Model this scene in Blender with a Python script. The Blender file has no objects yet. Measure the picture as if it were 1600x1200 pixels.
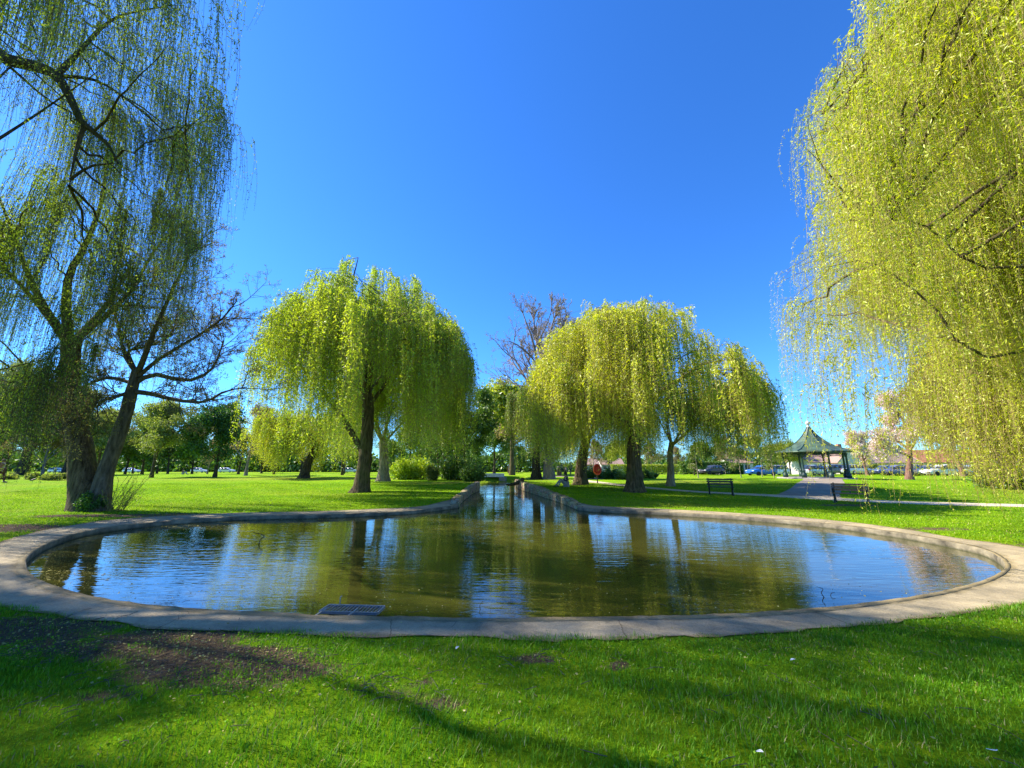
import bpy, bmesh, math
import numpy as np
from mathutils import Vector, Matrix
rad = math.radians
sc = bpy.context.scene
COL = sc.collection

# ---------------------------------------------------------------- camera, sky, sun, exposure
PITCH = math.atan(130/620.0); CS, SN = math.cos(PITCH), math.sin(PITCH)
EYE = 1.6
cam = bpy.data.cameras.new("camera"); camo = bpy.data.objects.new("camera", cam); COL.objects.link(camo)
camo.location = (0, 0, EYE); camo.rotation_euler = (rad(90)+PITCH, 0, 0)
cam.sensor_width = 36; cam.lens = 36*620/1600.0; cam.clip_end = 3000; cam.clip_start = 0.05
sc.camera = camo
SUN_AZ = rad(-74)      # clockwise from +Y: the sun is to the left and a little ahead
SUN_EL = rad(42)
w = bpy.data.worlds.new("World"); sc.world = w; w.use_nodes = True
nt = w.node_tree; nt.nodes.clear()
sky = nt.nodes.new("ShaderNodeTexSky"); sky.sky_type = 'NISHITA'; sky.sun_disc = False
sky.sun_elevation = SUN_EL; sky.sun_rotation = SUN_AZ
sky.air_density = 1.0; sky.dust_density = 0.15; sky.ozone_density = 4.0; sky.altitude = 300
hs = nt.nodes.new("ShaderNodeHueSaturation"); hs.inputs['Saturation'].default_value = 1.12
hs.inputs['Value'].default_value = 1.0
bg = nt.nodes.new("ShaderNodeBackground"); bg.inputs['Strength'].default_value = 0.102
wo = nt.nodes.new("ShaderNodeOutputWorld")
nt.links.new(sky.outputs[0], hs.inputs['Color']); tn = nt.nodes.new('ShaderNodeMix'); tn.data_type = 'RGBA'; tn.blend_type = 'MULTIPLY'; tn.inputs[0].default_value = 1; tn.inputs[7].default_value = (0.42, 0.82, 1.28, 1)
nt.links.new(hs.outputs[0], tn.inputs[6]); nt.links.new(tn.outputs[2], bg.inputs[0]); nt.links.new(bg.outputs[0], wo.inputs[0])
sl = bpy.data.lights.new("sun", 'SUN'); sl.energy = 5.0; sl.angle = rad(0.5); sl.color = (1.0, 0.93, 0.80)
so = bpy.data.objects.new("sun", sl); COL.objects.link(so)
sd = Vector((math.sin(SUN_AZ)*math.cos(SUN_EL), math.cos(SUN_AZ)*math.cos(SUN_EL), math.sin(SUN_EL)))
so.rotation_euler = sd.to_track_quat('Z', 'Y').to_euler(); so.location = (-40, 15, 40)
sc.view_settings.view_transform = 'Standard'; sc.view_settings.look = 'None'; sc.view_settings.gamma = 1
sc.view_settings.use_curve_mapping = False; sc.view_settings.exposure = 1.3
sc.cycles.max_bounces = 10; sc.cycles.diffuse_bounces = 5; sc.cycles.glossy_bounces = 3; sc.cycles.transmission_bounces = 4
sc.cycles.use_denoising = True
sc.cycles.denoising_prefilter = 'NONE'

# ---------------------------------------------------------------- places: pixel rays and the lie of the land
def ss(a, b, v):
    t = np.clip((v-a)/(b-a), 0, 1); return t*t*(3-2*t)
def hgt(x, y):
    x = np.asarray(x, float); y = np.asarray(y, float)
    h = 0.30*ss(17, 32, y) + 0.15*ss(17.0, 19.0, y)*np.exp(-(x/10)**2) + 0.15*ss(22, 32, y)*(1-np.exp(-(x/10)**2))
    h = h - 0.55*ss(62, 100, y)
    far = ss(0.6, 4, np.abs(y-9.5)-6.5 + 0*x) 
    n = 0.035*np.sin(x*0.31+1.1)*np.sin(y*0.27+0.4) + 0.02*np.sin(x*0.83+y*0.55)
    return h + n*ss(18, 26, y)*1.5 + 0.02*np.sin(x*1.7+0.5)*np.sin(y*1.3)*ss(4.2, 3.2, y)
def ray(px, py):
    u = 600-py
    return px-800.0, 620*CS-u*SN, u*CS+620*SN
def P(px, py, D):
    x, f, z = ray(px, py); return np.array([x/f*D, D, EYE+z/f*D])
def G(px, py, z=None):
    x, f, u = ray(px, py); D = 20.0
    zz = 0.0 if z is None else z
    for _ in range(60):
        if z is None: zz = 0.5*zz + 0.5*float(hgt(x/f*D, D))
        D = (zz-EYE)/(u/f)
    return np.array([x/f*D, D, zz])
def at_D(px, D, z=None):                     # a foot point on the ground at depth D under pixel column px
    f = ray(px, 740)[1]; x = (px-800.0)/f*D
    return np.array([x, D, float(hgt(x, D)) if z is None else z])

# ---------------------------------------------------------------- helpers: objects
def tag(o, label=None, cat=None, group=None, kind=None):
    if label: o['label'] = label
    if cat: o['category'] = cat
    if group: o['group'] = group
    if kind: o['kind'] = kind
    return o
def empty(name, loc, rz=0.0, **k):
    o = bpy.data.objects.new(name, None); COL.objects.link(o); o.location = tuple(float(v) for v in loc)
    o.rotation_euler = (0, 0, rz); o.empty_display_size = 0.2
    return tag(o, **k)
def link(name, me, parent=None):
    o = bpy.data.objects.new(name, me); COL.objects.link(o)
    if parent is not None: o.parent = parent
    return o
def np_mesh(name, V, F, mats, midx=None, tint=None, smooth=False):
    """V (n,3), F (m,4) quads"""
    me = bpy.data.meshes.new(name); V = np.ascontiguousarray(V, np.float32); F = np.ascontiguousarray(F, np.int32)
    m = len(F); me.vertices.add(len(V)); me.vertices.foreach_set('co', V.ravel())
    me.loops.add(4*m); me.loops.foreach_set('vertex_index', F.ravel())
    me.polygons.add(m); me.polygons.foreach_set('loop_start', np.arange(0, 4*m, 4, dtype=np.int32))
    for mt in mats: me.materials.append(mt)
    if midx is not None: me.polygons.foreach_set('material_index', np.ascontiguousarray(midx, np.int32))
    if smooth is True: me.polygons.foreach_set('use_smooth', np.ones(m, bool))
    elif smooth is not False: me.polygons.foreach_set('use_smooth', np.ascontiguousarray(smooth, bool))
    me.update(calc_edges=True)
    if tint is not None:
        a = me.attributes.new('tint', 'FLOAT', 'FACE'); a.data.foreach_set('value', np.ascontiguousarray(tint, np.float32))
    return me
def nrm(v): return v/np.maximum(np.linalg.norm(v, axis=-1, keepdims=True), 1e-9)
def tubes(P_, R_, S=5, rough=0.0, rng=None):
    """P_ (N,K,3), R_ (N,K) -> verts, quads"""
    N, K, _ = P_.shape
    T = np.empty_like(P_); T[:, 1:-1] = P_[:, 2:]-P_[:, :-2]; T[:, 0] = P_[:, 1]-P_[:, 0]; T[:, -1] = P_[:, -1]-P_[:, -2]
    T = nrm(T); avg = nrm(P_[:, -1]-P_[:, 0])
    ref = np.where(np.abs(avg[:, 2:3]) > 0.8, np.array([[1.0, 0.17, 0]]), np.array([[0, 0.1, 1.0]]))[:, None, :]
    U = nrm(np.cross(T, np.broadcast_to(ref, T.shape))); W = np.cross(T, U)
    a = np.arange(S)*2*math.pi/S
    rr = R_[:, :, None]*np.ones(S)
    if rough: rr = rr*(1+rough*rng.normal(size=rr.shape))
    V = P_[:, :, None, :] + rr[..., None]*(np.cos(a)[:, None]*U[:, :, None, :] + np.sin(a)[:, None]*W[:, :, None, :])
    idx = np.arange(N*K*S).reshape(N, K, S)
    A = idx[:, :-1, :]; B = idx[:, 1:, :]
    F = np.stack([A, np.roll(A, -1, 2), np.roll(B, -1, 2), B], -1).reshape(-1, 4)
    return V.reshape(-1, 3), F
class Acc:
    def __init__(s): s.V = []; s.F = []; s.M = []; s.T = []; s.S = []; s.n = 0
    def add(s, V, F, m=0, tint=0.5, smooth=False):
        s.V.append(V); s.F.append(F+s.n); s.n += len(V); s.M.append(np.full(len(F), m))
        s.T.append(np.broadcast_to(np.asarray(tint, float), (len(F),))); s.S.append(np.full(len(F), smooth))
    def mesh(s, name, mats):
        return np_mesh(name, np.concatenate(s.V), np.concatenate(s.F), mats, np.concatenate(s.M), np.concatenate(s.T), np.concatenate(s.S))
def leaves(pos, d, L, W, rng, fold=0.25):
    n = len(pos); d = nrm(d); s = nrm(np.cross(d, rng.normal(size=(n, 3)))); L = L[:, None]; W = W[:, None]
    nn = np.cross(d, s)
    V = np.stack([pos, pos+0.42*L*d+W*s+fold*W*nn, pos+L*d, pos+0.42*L*d-W*s+fold*W*nn], 1).reshape(-1, 3)
    return V, np.arange(4*n).reshape(n, 4)
def smooth_line(pts, n):
    """Catmull-Rom resample of (k,m) points into n points"""
    p = np.asarray(pts, float); k = len(p)
    q = np.vstack([2*p[0]-p[1], p, 2*p[-1]-p[-2]]); t = np.linspace(0, k-1-1e-6, n); i = t.astype(int); f = (t-i)[:, None]
    a, b, c, d = q[i], q[i+1], q[i+2], q[i+3]
    return 0.5*((2*b)+(-a+c)*f+(2*a-5*b+4*c-d)*f*f+(-a+3*b-3*c+d)*f**3)

# ---------------------------------------------------------------- helpers: materials
def new_mat(name):
    m = bpy.data.materials.new(name); m.use_nodes = True; t = m.node_tree; t.nodes.clear()
    out = t.nodes.new("ShaderNodeOutputMaterial"); return m, t, out
def N_(t, typ, **k):
    n = t.nodes.new(typ)
    for a, b in k.items():
        if a.startswith('i_'):
            n.inputs[a[2:].replace('_', ' ')].default_value = b
        else: setattr(n, a, b)
    return n
def noise(t, vec, scale, detail=4, rough=0.6):
    n = N_(t, "ShaderNodeTexNoise"); n.inputs['Scale'].default_value = scale; n.inputs['Detail'].default_value = detail
    n.inputs['Roughness'].default_value = rough
    if vec is not None: t.links.new(vec, n.inputs['Vector'])
    return n.outputs['Fac']
def ramp(t, fac, stops):
    r = N_(t, "ShaderNodeValToRGB"); e = r.color_ramp.elements
    while len(e) < len(stops): e.new(0.5)
    for el, (p, c) in zip(e, stops):
        el.position = p; el.color = (*c, 1) if len(c) == 3 else c
    t.links.new(fac, r.inputs[0]); return r.outputs[0]
def mixc(t, fac, a, b, mode='MIX'):
    m = N_(t, "ShaderNodeMix", data_type='RGBA', blend_type=mode)
    for s, v in ((0, fac), (6, a), (7, b)):
        if hasattr(v, 'links') or hasattr(v, 'is_linked'): t.links.new(v, m.inputs[s])
        else: m.inputs[s].default_value = v if s == 0 else (*v, 1)
    return m.outputs[2]
def mathn(t, op, a, b=0.0):
    m = N_(t, "ShaderNodeMath", operation=op)
    for s, v in ((0, a), (1, b)):
        if hasattr(v, 'is_linked'): t.links.new(v, m.inputs[s])
        else: m.inputs[s].default_value = v
    return m.outputs[0]
def pos_vec(t, scale=(1, 1, 1), obj=False):
    if obj: src = N_(t, "ShaderNodeTexCoord").outputs['Object']
    else: src = N_(t, "ShaderNodeNewGeometry").outputs['Position']
    m = N_(t, "ShaderNodeMapping"); m.inputs['Scale'].default_value = scale; t.links.new(src, m.inputs['Vector']); return m.outputs[0]
def bump(t, h, strength, dist):
    b = N_(t, "ShaderNodeBump"); b.inputs['Strength'].default_value = strength; b.inputs['Distance'].default_value = dist
    t.links.new(h, b.inputs['Height']); return b.outputs[0]
def simple(name, col, rough=0.6, metal=0.0, var=0.15, scale=6.0, bmp=0.0, spec=0.5):
    m, t, out = new_mat(name); p = N_(t, "ShaderNodeBsdfPrincipled"); v = pos_vec(t, obj=True)
    f = noise(t, v, scale); c2 = tuple(max(0, x*(1-var*2)) for x in col); c3 = tuple(min(1, x*(1+var)) for x in col)
    t.links.new(ramp(t, f, [(0.3, c2), (0.7, c3)]), p.inputs['Base Color'])
    p.inputs['Roughness'].default_value = rough; p.inputs['Metallic'].default_value = metal
    p.inputs['Specular IOR Level'].default_value = spec
    if bmp: t.links.new(bump(t, noise(t, v, scale*6), bmp, 0.01), p.inputs['Normal'])
    t.links.new(p.outputs[0], out.inputs[0]); return m
def leaf_mat(name, dark, mid, light, trans=0.5, gloss=0.05):
    m, t, out = new_mat(name); at = N_(t, "ShaderNodeAttribute", attribute_name='tint')
    c = ramp(t, at.outputs['Fac'], [(0.0, dark), (0.5, mid), (1.0, light)])
    d = N_(t, "ShaderNodeBsdfDiffuse"); tr = N_(t, "ShaderNodeBsdfTranslucent"); g = N_(t, "ShaderNodeBsdfGlossy"); g.inputs['Roughness'].default_value = 0.45
    t.links.new(c, d.inputs[0]); tc = mixc(t, 1.0, c, (1.25, 1.25, .8), 'MULTIPLY')
    t.links.new(tc, tr.inputs[0])
    a = N_(t, "ShaderNodeMixShader"); a.inputs[0].default_value = trans; t.links.new(d.outputs[0], a.inputs[1]); t.links.new(tr.outputs[0], a.inputs[2])
    b = N_(t, "ShaderNodeMixShader"); b.inputs[0].default_value = gloss; t.links.new(a.outputs[0], b.inputs[1]); t.links.new(g.outputs[0], b.inputs[2])
    t.links.new(b.outputs[0], out.inputs[0]); return m
def bark_mat(name, a, b, green=0.0, sc_=1.0):
    m, t, out = new_mat(name); p = N_(t, "ShaderNodeBsdfPrincipled"); v = pos_vec(t, (7*sc_, 7*sc_, 1.2*sc_))
    f = noise(t, v, 1.6, 6, 0.65); c = ramp(t, f, [(0.32, a), (0.66, b)])
    if green:
        g = noise(t, pos_vec(t), 1.3, 4); gm = ramp(t, g, [(0.45, (0, 0, 0)), (0.7, (green, green, green))])
        c = mixc(t, gm, c, (0.10, 0.13, 0.02))
    t.links.new(c, p.inputs['Base Color']); p.inputs['Roughness'].default_value = 0.95; p.inputs['Specular IOR Level'].default_value = 0.1
    t.links.new(bump(t, f, 1.0, 0.08), p.inputs['Normal']); t.links.new(p.outputs[0], out.inputs[0]); return m

M = {}
M['bark'] = bark_mat('bark', (0.03, 0.02, 0.012), (0.17, 0.125, 0.075), 0.35)
M['bark_pale'] = bark_mat('bark_pale', (0.12, 0.09, 0.06), (0.42, 0.34, 0.24), 0.2)
M['bark_dark'] = bark_mat('bark_dark', (0.02, 0.014, 0.01), (0.12, 0.09, 0.06), 0.3)
M['bark_red'] = bark_mat('bark_red', (0.10, 0.05, 0.035), (0.30, 0.17, 0.13))
M['twig_purple'] = bark_mat('twig_purple', (0.15, 0.115, 0.105), (0.34, 0.27, 0.245))
M['twig_grey'] = bark_mat('twig_grey', (0.05, 0.04, 0.03), (0.17, 0.14, 0.11))
M['twig_gold'] = bark_mat('twig_gold', (0.20, 0.16, 0.05), (0.38, 0.30, 0.12))
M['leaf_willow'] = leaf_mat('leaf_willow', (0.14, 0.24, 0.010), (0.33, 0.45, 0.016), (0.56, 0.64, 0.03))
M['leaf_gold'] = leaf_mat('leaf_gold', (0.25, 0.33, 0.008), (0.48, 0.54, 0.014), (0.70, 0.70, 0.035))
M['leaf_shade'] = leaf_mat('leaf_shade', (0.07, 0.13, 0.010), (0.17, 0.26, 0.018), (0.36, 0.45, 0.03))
M['leaf_green'] = leaf_mat('leaf_green', (0.04, 0.10, 0.010), (0.10, 0.19, 0.015), (0.20, 0.31, 0.03), 0.35)
M['leaf_dark'] = leaf_mat('leaf_dark', (0.018, 0.06, 0.010), (0.05, 0.14, 0.014), (0.15, 0.28, 0.02), 0.3)
M['leaf_lime'] = leaf_mat('leaf_lime', (0.16, 0.22, 0.015), (0.32, 0.38, 0.02), (0.48, 0.50, 0.04))
M['leaf_olive'] = leaf_mat('leaf_olive', (0.09, 0.12, 0.022), (0.19, 0.24, 0.035), (0.33, 0.38, 0.06))
M['leaf_grey'] = leaf_mat('leaf_grey', (0.09, 0.12, 0.04), (0.18, 0.23, 0.08), (0.33, 0.37, 0.13))
M['bud'] = leaf_mat('bud', (0.10, 0.09, 0.03), (0.18, 0.17, 0.05), (0.28, 0.28, 0.08))
M['leaf_tan'] = leaf_mat('leaf_tan', (0.16, 0.11, 0.05), (0.27, 0.20, 0.09), (0.36, 0.32, 0.12))
M['blossom'] = leaf_mat('blossom', (0.50, 0.32, 0.32), (0.70, 0.54, 0.52), (0.85, 0.76, 0.72), 0.3)
M['leaf_rust'] = leaf_mat('leaf_rust', (0.14, 0.04, 0.02), (0.26, 0.09, 0.04), (0.34, 0.16, 0.06), 0.3)

# ---------------------------------------------------------------- pond outline (world coordinates from the ground plane)
PAIR = [((716, 790), (716, 785)), ((650, 798), (650, 792)), ((600, 801), (598, 795)), ((500, 805), (498, 799)), ((400, 807), (395, 801)),
 ((300, 812), (290, 805)), ((200, 821), (180, 812)), ((130, 832), (95, 824)), ((80, 848), (30, 838)), ((50, 865), (-20, 856)),
 ((42, 880), (-75, 885)), ((60, 903), (-75, 925)), ((130, 928), (0, 947)), ((220, 943), (120, 968)), ((320, 952), (250, 985)),
 ((420, 957), (380, 990)), ((520, 962), (500, 993)), ((640, 964), (640, 997)), ((760, 966), (760, 999)), ((880, 965), (890, 1001)),
 ((1000, 963), (1020, 999)), ((1100, 961), (1140, 996)), ((1200, 956), (1270, 988)), ((1300, 948), (1400, 973)), ((1400, 936), (1530, 955)),
 ((1480, 922), (1640, 938)), ((1540, 905), (1700, 912)), ((1568, 888), (1690, 884)), ((1560, 872), (1640, 864)), ((1530, 858), (1570, 851)),
 ((1480, 847), (1500, 842)), ((1400, 833), (1412, 827)), ((1300, 820), (1308, 814)), ((1200, 811), (1204, 805)), ((1100, 804), (1102, 799)),
 ((1000, 799), (1001, 794)), ((930, 796), (931, 791)), ((902, 793), (903, 788))]
INN = smooth_line([G(*a, z=0.0)[:2] for a, b in PAIR], 260)
OUT = smooth_line([G(*b, z=0.0)[:2] for a, b in PAIR], 260)
LB = smooth_line([INN[0], (-2.45, 20.0), (-2.55, 26), (-2.5, 32), (-3.9, 40), (-4.6, 47)], 40)
RB = smooth_line([INN[-1], (2.35, 20.0), (1.45, 26), (0.62, 31.5), (0.35, 36), (0.2, 42), (-0.2, 48.5)], 48)
POLY = np.vstack([INN, RB[1:], LB[::-1][:-1]])
def sdist(x, y, poly=POLY):
    """signed distance, negative inside"""
    p = np.stack([np.ravel(x), np.ravel(y)], -1); out = np.full(len(p), 1e9); ins = np.zeros(len(p), bool)
    a = poly; b = np.roll(poly, -1, 0)
    for i in range(len(a)):
        e = b[i]-a[i]; wv = p-a[i]; tt = np.clip(wv@e/max(e@e, 1e-12), 0, 1); dd = wv-tt[:, None]*e
        out = np.minimum(out, np.einsum('ij,ij->i', dd, dd))
        c = (a[i, 1] > p[:, 1]) != (b[i, 1] > p[:, 1])
        if abs(e[1]) > 1e-12: ins ^= c & (p[:, 0] < e[0]*(p[:, 1]-a[i, 1])/e[1]+a[i, 0])
    d = np.sqrt(out); return np.where(ins, -d, d).reshape(np.shape(x))
RINGPOLY = np.vstack([OUT, INN[::-1]])
def vnoise(x, y, seed=0):
    r = np.random.default_rng(seed); v = 0
    for k in range(7):
        a = r.uniform(0, 6.28); f = 0.5*1.55**k; v = v+np.sin((x*np.cos(a)+y*np.sin(a))*f*1.9+r.uniform(0, 6))*0.8**k
    return v/2.2
def dirtf(x, y):
    """bare earth, 0..1"""
    d = np.zeros(np.shape(x))
    for (px, py, sx, sy, s) in ((60, 985, 1.1, .38, 1.0), (200, 1005, 1.0, .35, 1.0), (330, 1035, .8, .32, .95), (430, 1050, .55, .3, .75), (650, 1075, .5, .2, .5), (835, 1030, .22, .12, .9),
                                (960, 1035, .2, .1, .7), (20, 825, 3.0, .7, .9), (180, 806, 2.6, .5, .95), (300, 803, 1.6, .3, .7), (1450, 826, 1.4, .4, .5), (1590, 850, 2, .4, .5), (690, 1100, .3, .12, .5), (1330, 786, 1.6, .4, .9), (120, 1090, .5, .1, .5)):
        c = G(px, py, 0.1 if py < 790 else 0.0)
        d = np.maximum(d, s*(1+.35*np.sin(x*9+y*7)*np.sin(y*17-x*5))*np.exp(-(((x-c[0])/sx)**2+((y-c[1])/sy)**2)))
    return np.clip(d*1.25+0.35*vnoise(x*2.2, y*2.2, 3)*(d > .08)*np.sqrt(d), 0, 1)

# ---------------------------------------------------------------- ground
def axis(parts):
    out = []
    for a, b, s in parts: out.append(np.arange(a, b, s))
    out.append([parts[-1][1]]); return np.concatenate(out)
gx = axis([(-900, -200, 100), (-200, -60, 10), (-60, -22, 2), (-22, -12, .5), (-12, 12, .14), (12, 22, .5), (22, 60, 2), (60, 200, 10), (200, 900, 100)])
gy = axis([(-60, 0, 5), (0, 2, .4), (2, 24, .14), (24, 52, .3), (52, 110, 2), (110, 300, 15), (300, 1500, 150)])
X, Y = np.meshgrid(gx, gy, indexing='ij'); Z = hgt(X, Y)
near = (np.abs(X) < 13) & (Y > 2) & (Y < 52)
SD = np.full(X.shape, 9.0); SD[near] = sdist(X[near], Y[near])
Z = np.where(SD < 0.22, np.where(SD < -0.05, -1.0, -0.22), Z)
bank = -0.2+(hgt(X, Y)+.2)*ss(.1, 2.6, SD); Z = np.where((Y > 45) & (SD > -.05) & (SD < 2.6), np.minimum(bank, hgt(X, Y)), Z)
V = np.stack([X, Y, Z], -1).reshape(-1, 3); ii = np.arange(len(V)).reshape(X.shape)
F = np.stack([ii[:-1, :-1], ii[1:, :-1], ii[1:, 1:], ii[:-1, 1:]], -1).reshape(-1, 4)

def grass_mat():
    m, t, out = new_mat('lawn'); p = N_(t, "ShaderNodeBsdfPrincipled"); v = pos_vec(t)
    c = ramp(t, noise(t, v, 9, 8, 0.75), [(0.30, (0.06, 0.15, 0.003)), (0.52, (0.18, 0.33, 0.005)), (0.75, (0.38, 0.52, 0.012))])
    c2 = ramp(t, noise(t, v, 0.35, 5, 0.6), [(0.35, (0.75, 0.9, 0.8)), (0.65, (1.25, 1.1, 1.1))])
    c = mixc(t, 1.0, c, c2, 'MULTIPLY')
    y = N_(t, "ShaderNodeSeparateXYZ"); t.links.new(v, y.inputs[0])
    dry = ramp(t, noise(t, pos_vec(t, (0.05, 0.16, 1)), 1.0, 3), [(0.5, (0, 0, 0)), (0.72, (0.7, 0.7, 0.7))])
    c = mixc(t, dry, c, (0.30, 0.27, 0.045))
    at = N_(t, "ShaderNodeAttribute", attribute_name='dirt')
    dm = mathn(t, 'ADD', at.outputs['Fac'], mathn(t, 'MULTIPLY', mathn(t, 'SUBTRACT', noise(t, v, 7, 6, 0.7), 0.5), 1.0))
    dm = ramp(t, dm, [(0.35, (0, 0, 0)), (0.55, (1, 1, 1))])
    dc = ramp(t, noise(t, v, 30, 6, 0.8), [(0.3, (0.06, 0.043, 0.027)), (0.7, (0.25, 0.18, 0.105))])
    c = mixc(t, dm, c, dc)
    t.links.new(c, p.inputs['Base Color']); p.inputs['Roughness'].default_value = 1; p.inputs['Specular IOR Level'].default_value = 0.05
    n1 = noise(t, v, 14, 8, 0.8)
    t.links.new(bump(t, n1, 1.0, 0.10), p.inputs['Normal']); t.links.new(p.outputs[0], out.inputs[0]); return m
M['lawn'] = grass_mat()
gm = np_mesh('ground', V, F, [M['lawn']], smooth=True)
a = gm.attributes.new('dirt', 'FLOAT', 'POINT')
dv = np.zeros(X.shape); mk = (np.abs(X) < 24) & (Y > 1) & (Y < 30); dv[mk] = dirtf(X[mk], Y[mk])
dv[SD < 0.35] = 1.0
a.data.foreach_set('value', dv.ravel().astype(np.float32))
tag(link('ground', gm), kind='structure')

# ---------------------------------------------------------------- pond rim path
def concrete(name, a, b, sc1=1.0, dark=0.25, joints=False):
    m, t, out = new_mat(name); p = N_(t, "ShaderNodeBsdfPrincipled"); v = pos_vec(t)
    c = ramp(t, noise(t, v, 60*sc1, 8, 0.8), [(0.3, a), (0.7, b)])
    st = ramp(t, noise(t, v, 1.3, 6, 0.7), [(0.35, (1-dark, 1-dark, 1-dark)), (0.6, (1.08, 1.05, 1.0))]); c = mixc(t, 1.0, c, st, 'MULTIPLY')
    vo = N_(t, "ShaderNodeTexVoronoi", feature='DISTANCE_TO_EDGE'); vo.inputs['Scale'].default_value = 0.55
    wv = N_(t, "ShaderNodeVectorMath", operation='ADD'); t.links.new(v, wv.inputs[0])
    nz = N_(t, "ShaderNodeTexNoise"); nz.inputs['Scale'].default_value = 2.5; nz.inputs['Detail'].default_value = 5; t.links.new(v, nz.inputs['Vector']); t.links.new(nz.outputs['Color'], wv.inputs[1])
    t.links.new(wv.outputs[0], vo.inputs['Vector'])
    cr = ramp(t, vo.outputs['Distance'], [(0.0, (0.45, 0.42, 0.40)), (0.008, (1, 1, 1))]); c = mixc(t, 0.22, c, mixc(t, 1.0, c, cr, 'MULTIPLY'))
    if joints:
        ar = N_(t, "ShaderNodeAttribute", attribute_name='arc').outputs['Fac']; ac_ = N_(t, "ShaderNodeAttribute", attribute_name='across').outputs['Fac']
        wob = mathn(t, 'MULTIPLY', noise(t, v, 5, 4), 0.09); fr = mathn(t, 'FRACT', mathn(t, 'DIVIDE', mathn(t, 'ADD', ar, wob), 2.35))
        jl = ramp(t, fr, [(0.0, (0.38, 0.34, 0.30)), (0.008, (1, 1, 1))]); c = mixc(t, 1.0, c, jl, 'MULTIPLY')
        slab = N_(t, "ShaderNodeTexWhiteNoise", noise_dimensions='1D'); t.links.new(mathn(t, 'FLOOR', mathn(t, 'DIVIDE', mathn(t, 'ADD', ar, wob), 2.35)), slab.inputs['W'])
        c = mixc(t, 1.0, c, ramp(t, slab.outputs['Value'], [(0, (0.84, 0.84, 0.86)), (1, (1.1, 1.08, 1.04))]), 'MULTIPLY')
        ed = ramp(t, mathn(t, 'ADD', ac_, mathn(t, 'MULTIPLY', mathn(t, 'SUBTRACT', noise(t, v, 4, 6, .7), .5), .55)), [(0.0, (0.62, 0.60, 0.50)), (0.16, (1, 1, 1)), (0.84, (1, 1, 1)), (1.0, (0.50, 0.46, 0.30))]); c = mixc(t, 1.0, c, ed, 'MULTIPLY')
        gm = ramp(t, noise(t, v, 22, 5, .75), [(0.62, (0, 0, 0)), (0.72, (.6, .6, .6))]); c = mixc(t, gm, c, (0.13, 0.105, 0.07))
    t.links.new(c, p.inputs['Base Color']); p.inputs['Roughness'].default_value = 0.92; p.inputs['Specular IOR Level'].default_value = 0.2
    t.links.new(bump(t, noise(t, v, 90*sc1, 6, 0.8), 0.5, 0.012), p.inputs['Normal']); t.links.new(p.outputs[0], out.inputs[0]); return m
M['path'] = concrete('path_concrete', (0.24, 0.195, 0.125), (0.50, 0.425, 0.29), dark=0.4, joints=True)
M['path2'] = concrete('path_gravel', (0.44, 0.36, 0.24), (0.68, 0.58, 0.42), 0.6)
M['tarmac'] = concrete('tarmac', (0.19, 0.155, 0.115), (0.34, 0.285, 0.22), 0.6)
def strip(name, A, B, mat, zt, K=7, zfun=None, parent=None, jit=0.0, seed=0):
    n = len(A); r = np.random.default_rng(seed); t = np.linspace(0, 1, K)[None, :, None]
    Q = A[:, None, :]*(1-t)+B[:, None, :]*t
    if jit:
        w_ = np.convolve(r.normal(size=n+8), np.ones(3)/3, 'same')[4:-4]; Q[:, -1] += (w_*jit)[:, None]*nrm(B-A)
    z = hgt(Q[..., 0], Q[..., 1])+zt
    V = np.concatenate([Q, z[..., None]], -1); nu = n; i = np.arange(n*K).reshape(n, K)
    F = np.stack([i[:-1, :-1], i[1:, :-1], i[1:, 1:], i[:-1, 1:]], -1).reshape(-1, 4)
    return V.reshape(-1, 3), F
nin = nrm(OUT-INN)
V, F = strip('p', INN+nin*0.12, OUT, M['path'], 0.012, jit=0.05)
rpm = np_mesh('rim_path', V, F, [M['path']], smooth=True); arc = np.concatenate([[0], np.cumsum(np.linalg.norm(np.diff((INN+OUT)/2, axis=0), axis=1))])
aa = rpm.attributes.new('arc', 'FLOAT', 'POINT'); aa.data.foreach_set('value', np.repeat(arc, 7).astype(np.float32)); ab = rpm.attributes.new('across', 'FLOAT', 'POINT'); ab.data.foreach_set('value', np.tile(np.linspace(0, 1, 7), len(arc)).astype(np.float32))
tag(link('rim_path', rpm), kind='structure')

def stone_mat(name, a, b, moss=0.5, bs=(1, 1, 1)):
    m, t, out = new_mat(name); p = N_(t, "ShaderNodeBsdfPrincipled"); v = pos_vec(t, bs)
    vo = N_(t, "ShaderNodeTexVoronoi", feature='DISTANCE_TO_EDGE'); vo.inputs['Scale'].default_value = 1.0; t.links.new(v, vo.inputs['Vector'])
    vc = N_(t, "ShaderNodeTexVoronoi"); vc.inputs['Scale'].default_value = 1.0; t.links.new(v, vc.inputs['Vector'])
    c = ramp(t, noise(t, pos_vec(t), 12, 6, 0.7), [(0.3, a), (0.7, b)])
    tone = mixc(t, 0.35, (1, 1, 1), vc.outputs['Color'], 'MULTIPLY'); c = mixc(t, 1.0, c, tone, 'MULTIPLY')
    j = ramp(t, vo.outputs['Distance'], [(0.0, (0.12, 0.1, 0.08)), (0.06, (1, 1, 1))]); c = mixc(t, 1.0, c, j, 'MULTIPLY')
    g = ramp(t, noise(t, pos_vec(t), 2.2, 5, 0.7), [(0.45, (0, 0, 0)), (0.65, (moss, moss, moss))]); c = mixc(t, g, c, (0.13, 0.12, 0.03))
    t.links.new(c, p.inputs['Base Color']); p.inputs['Roughness'].default_value = 0.9; p.inputs['Specular IOR Level'].default_value = 0.2
    t.links.new(bump(t, vo.outputs['Distance'], 0.9, 0.05), p.inputs['Normal']); t.links.new(p.outputs[0], out.inputs[0]); return m
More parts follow.
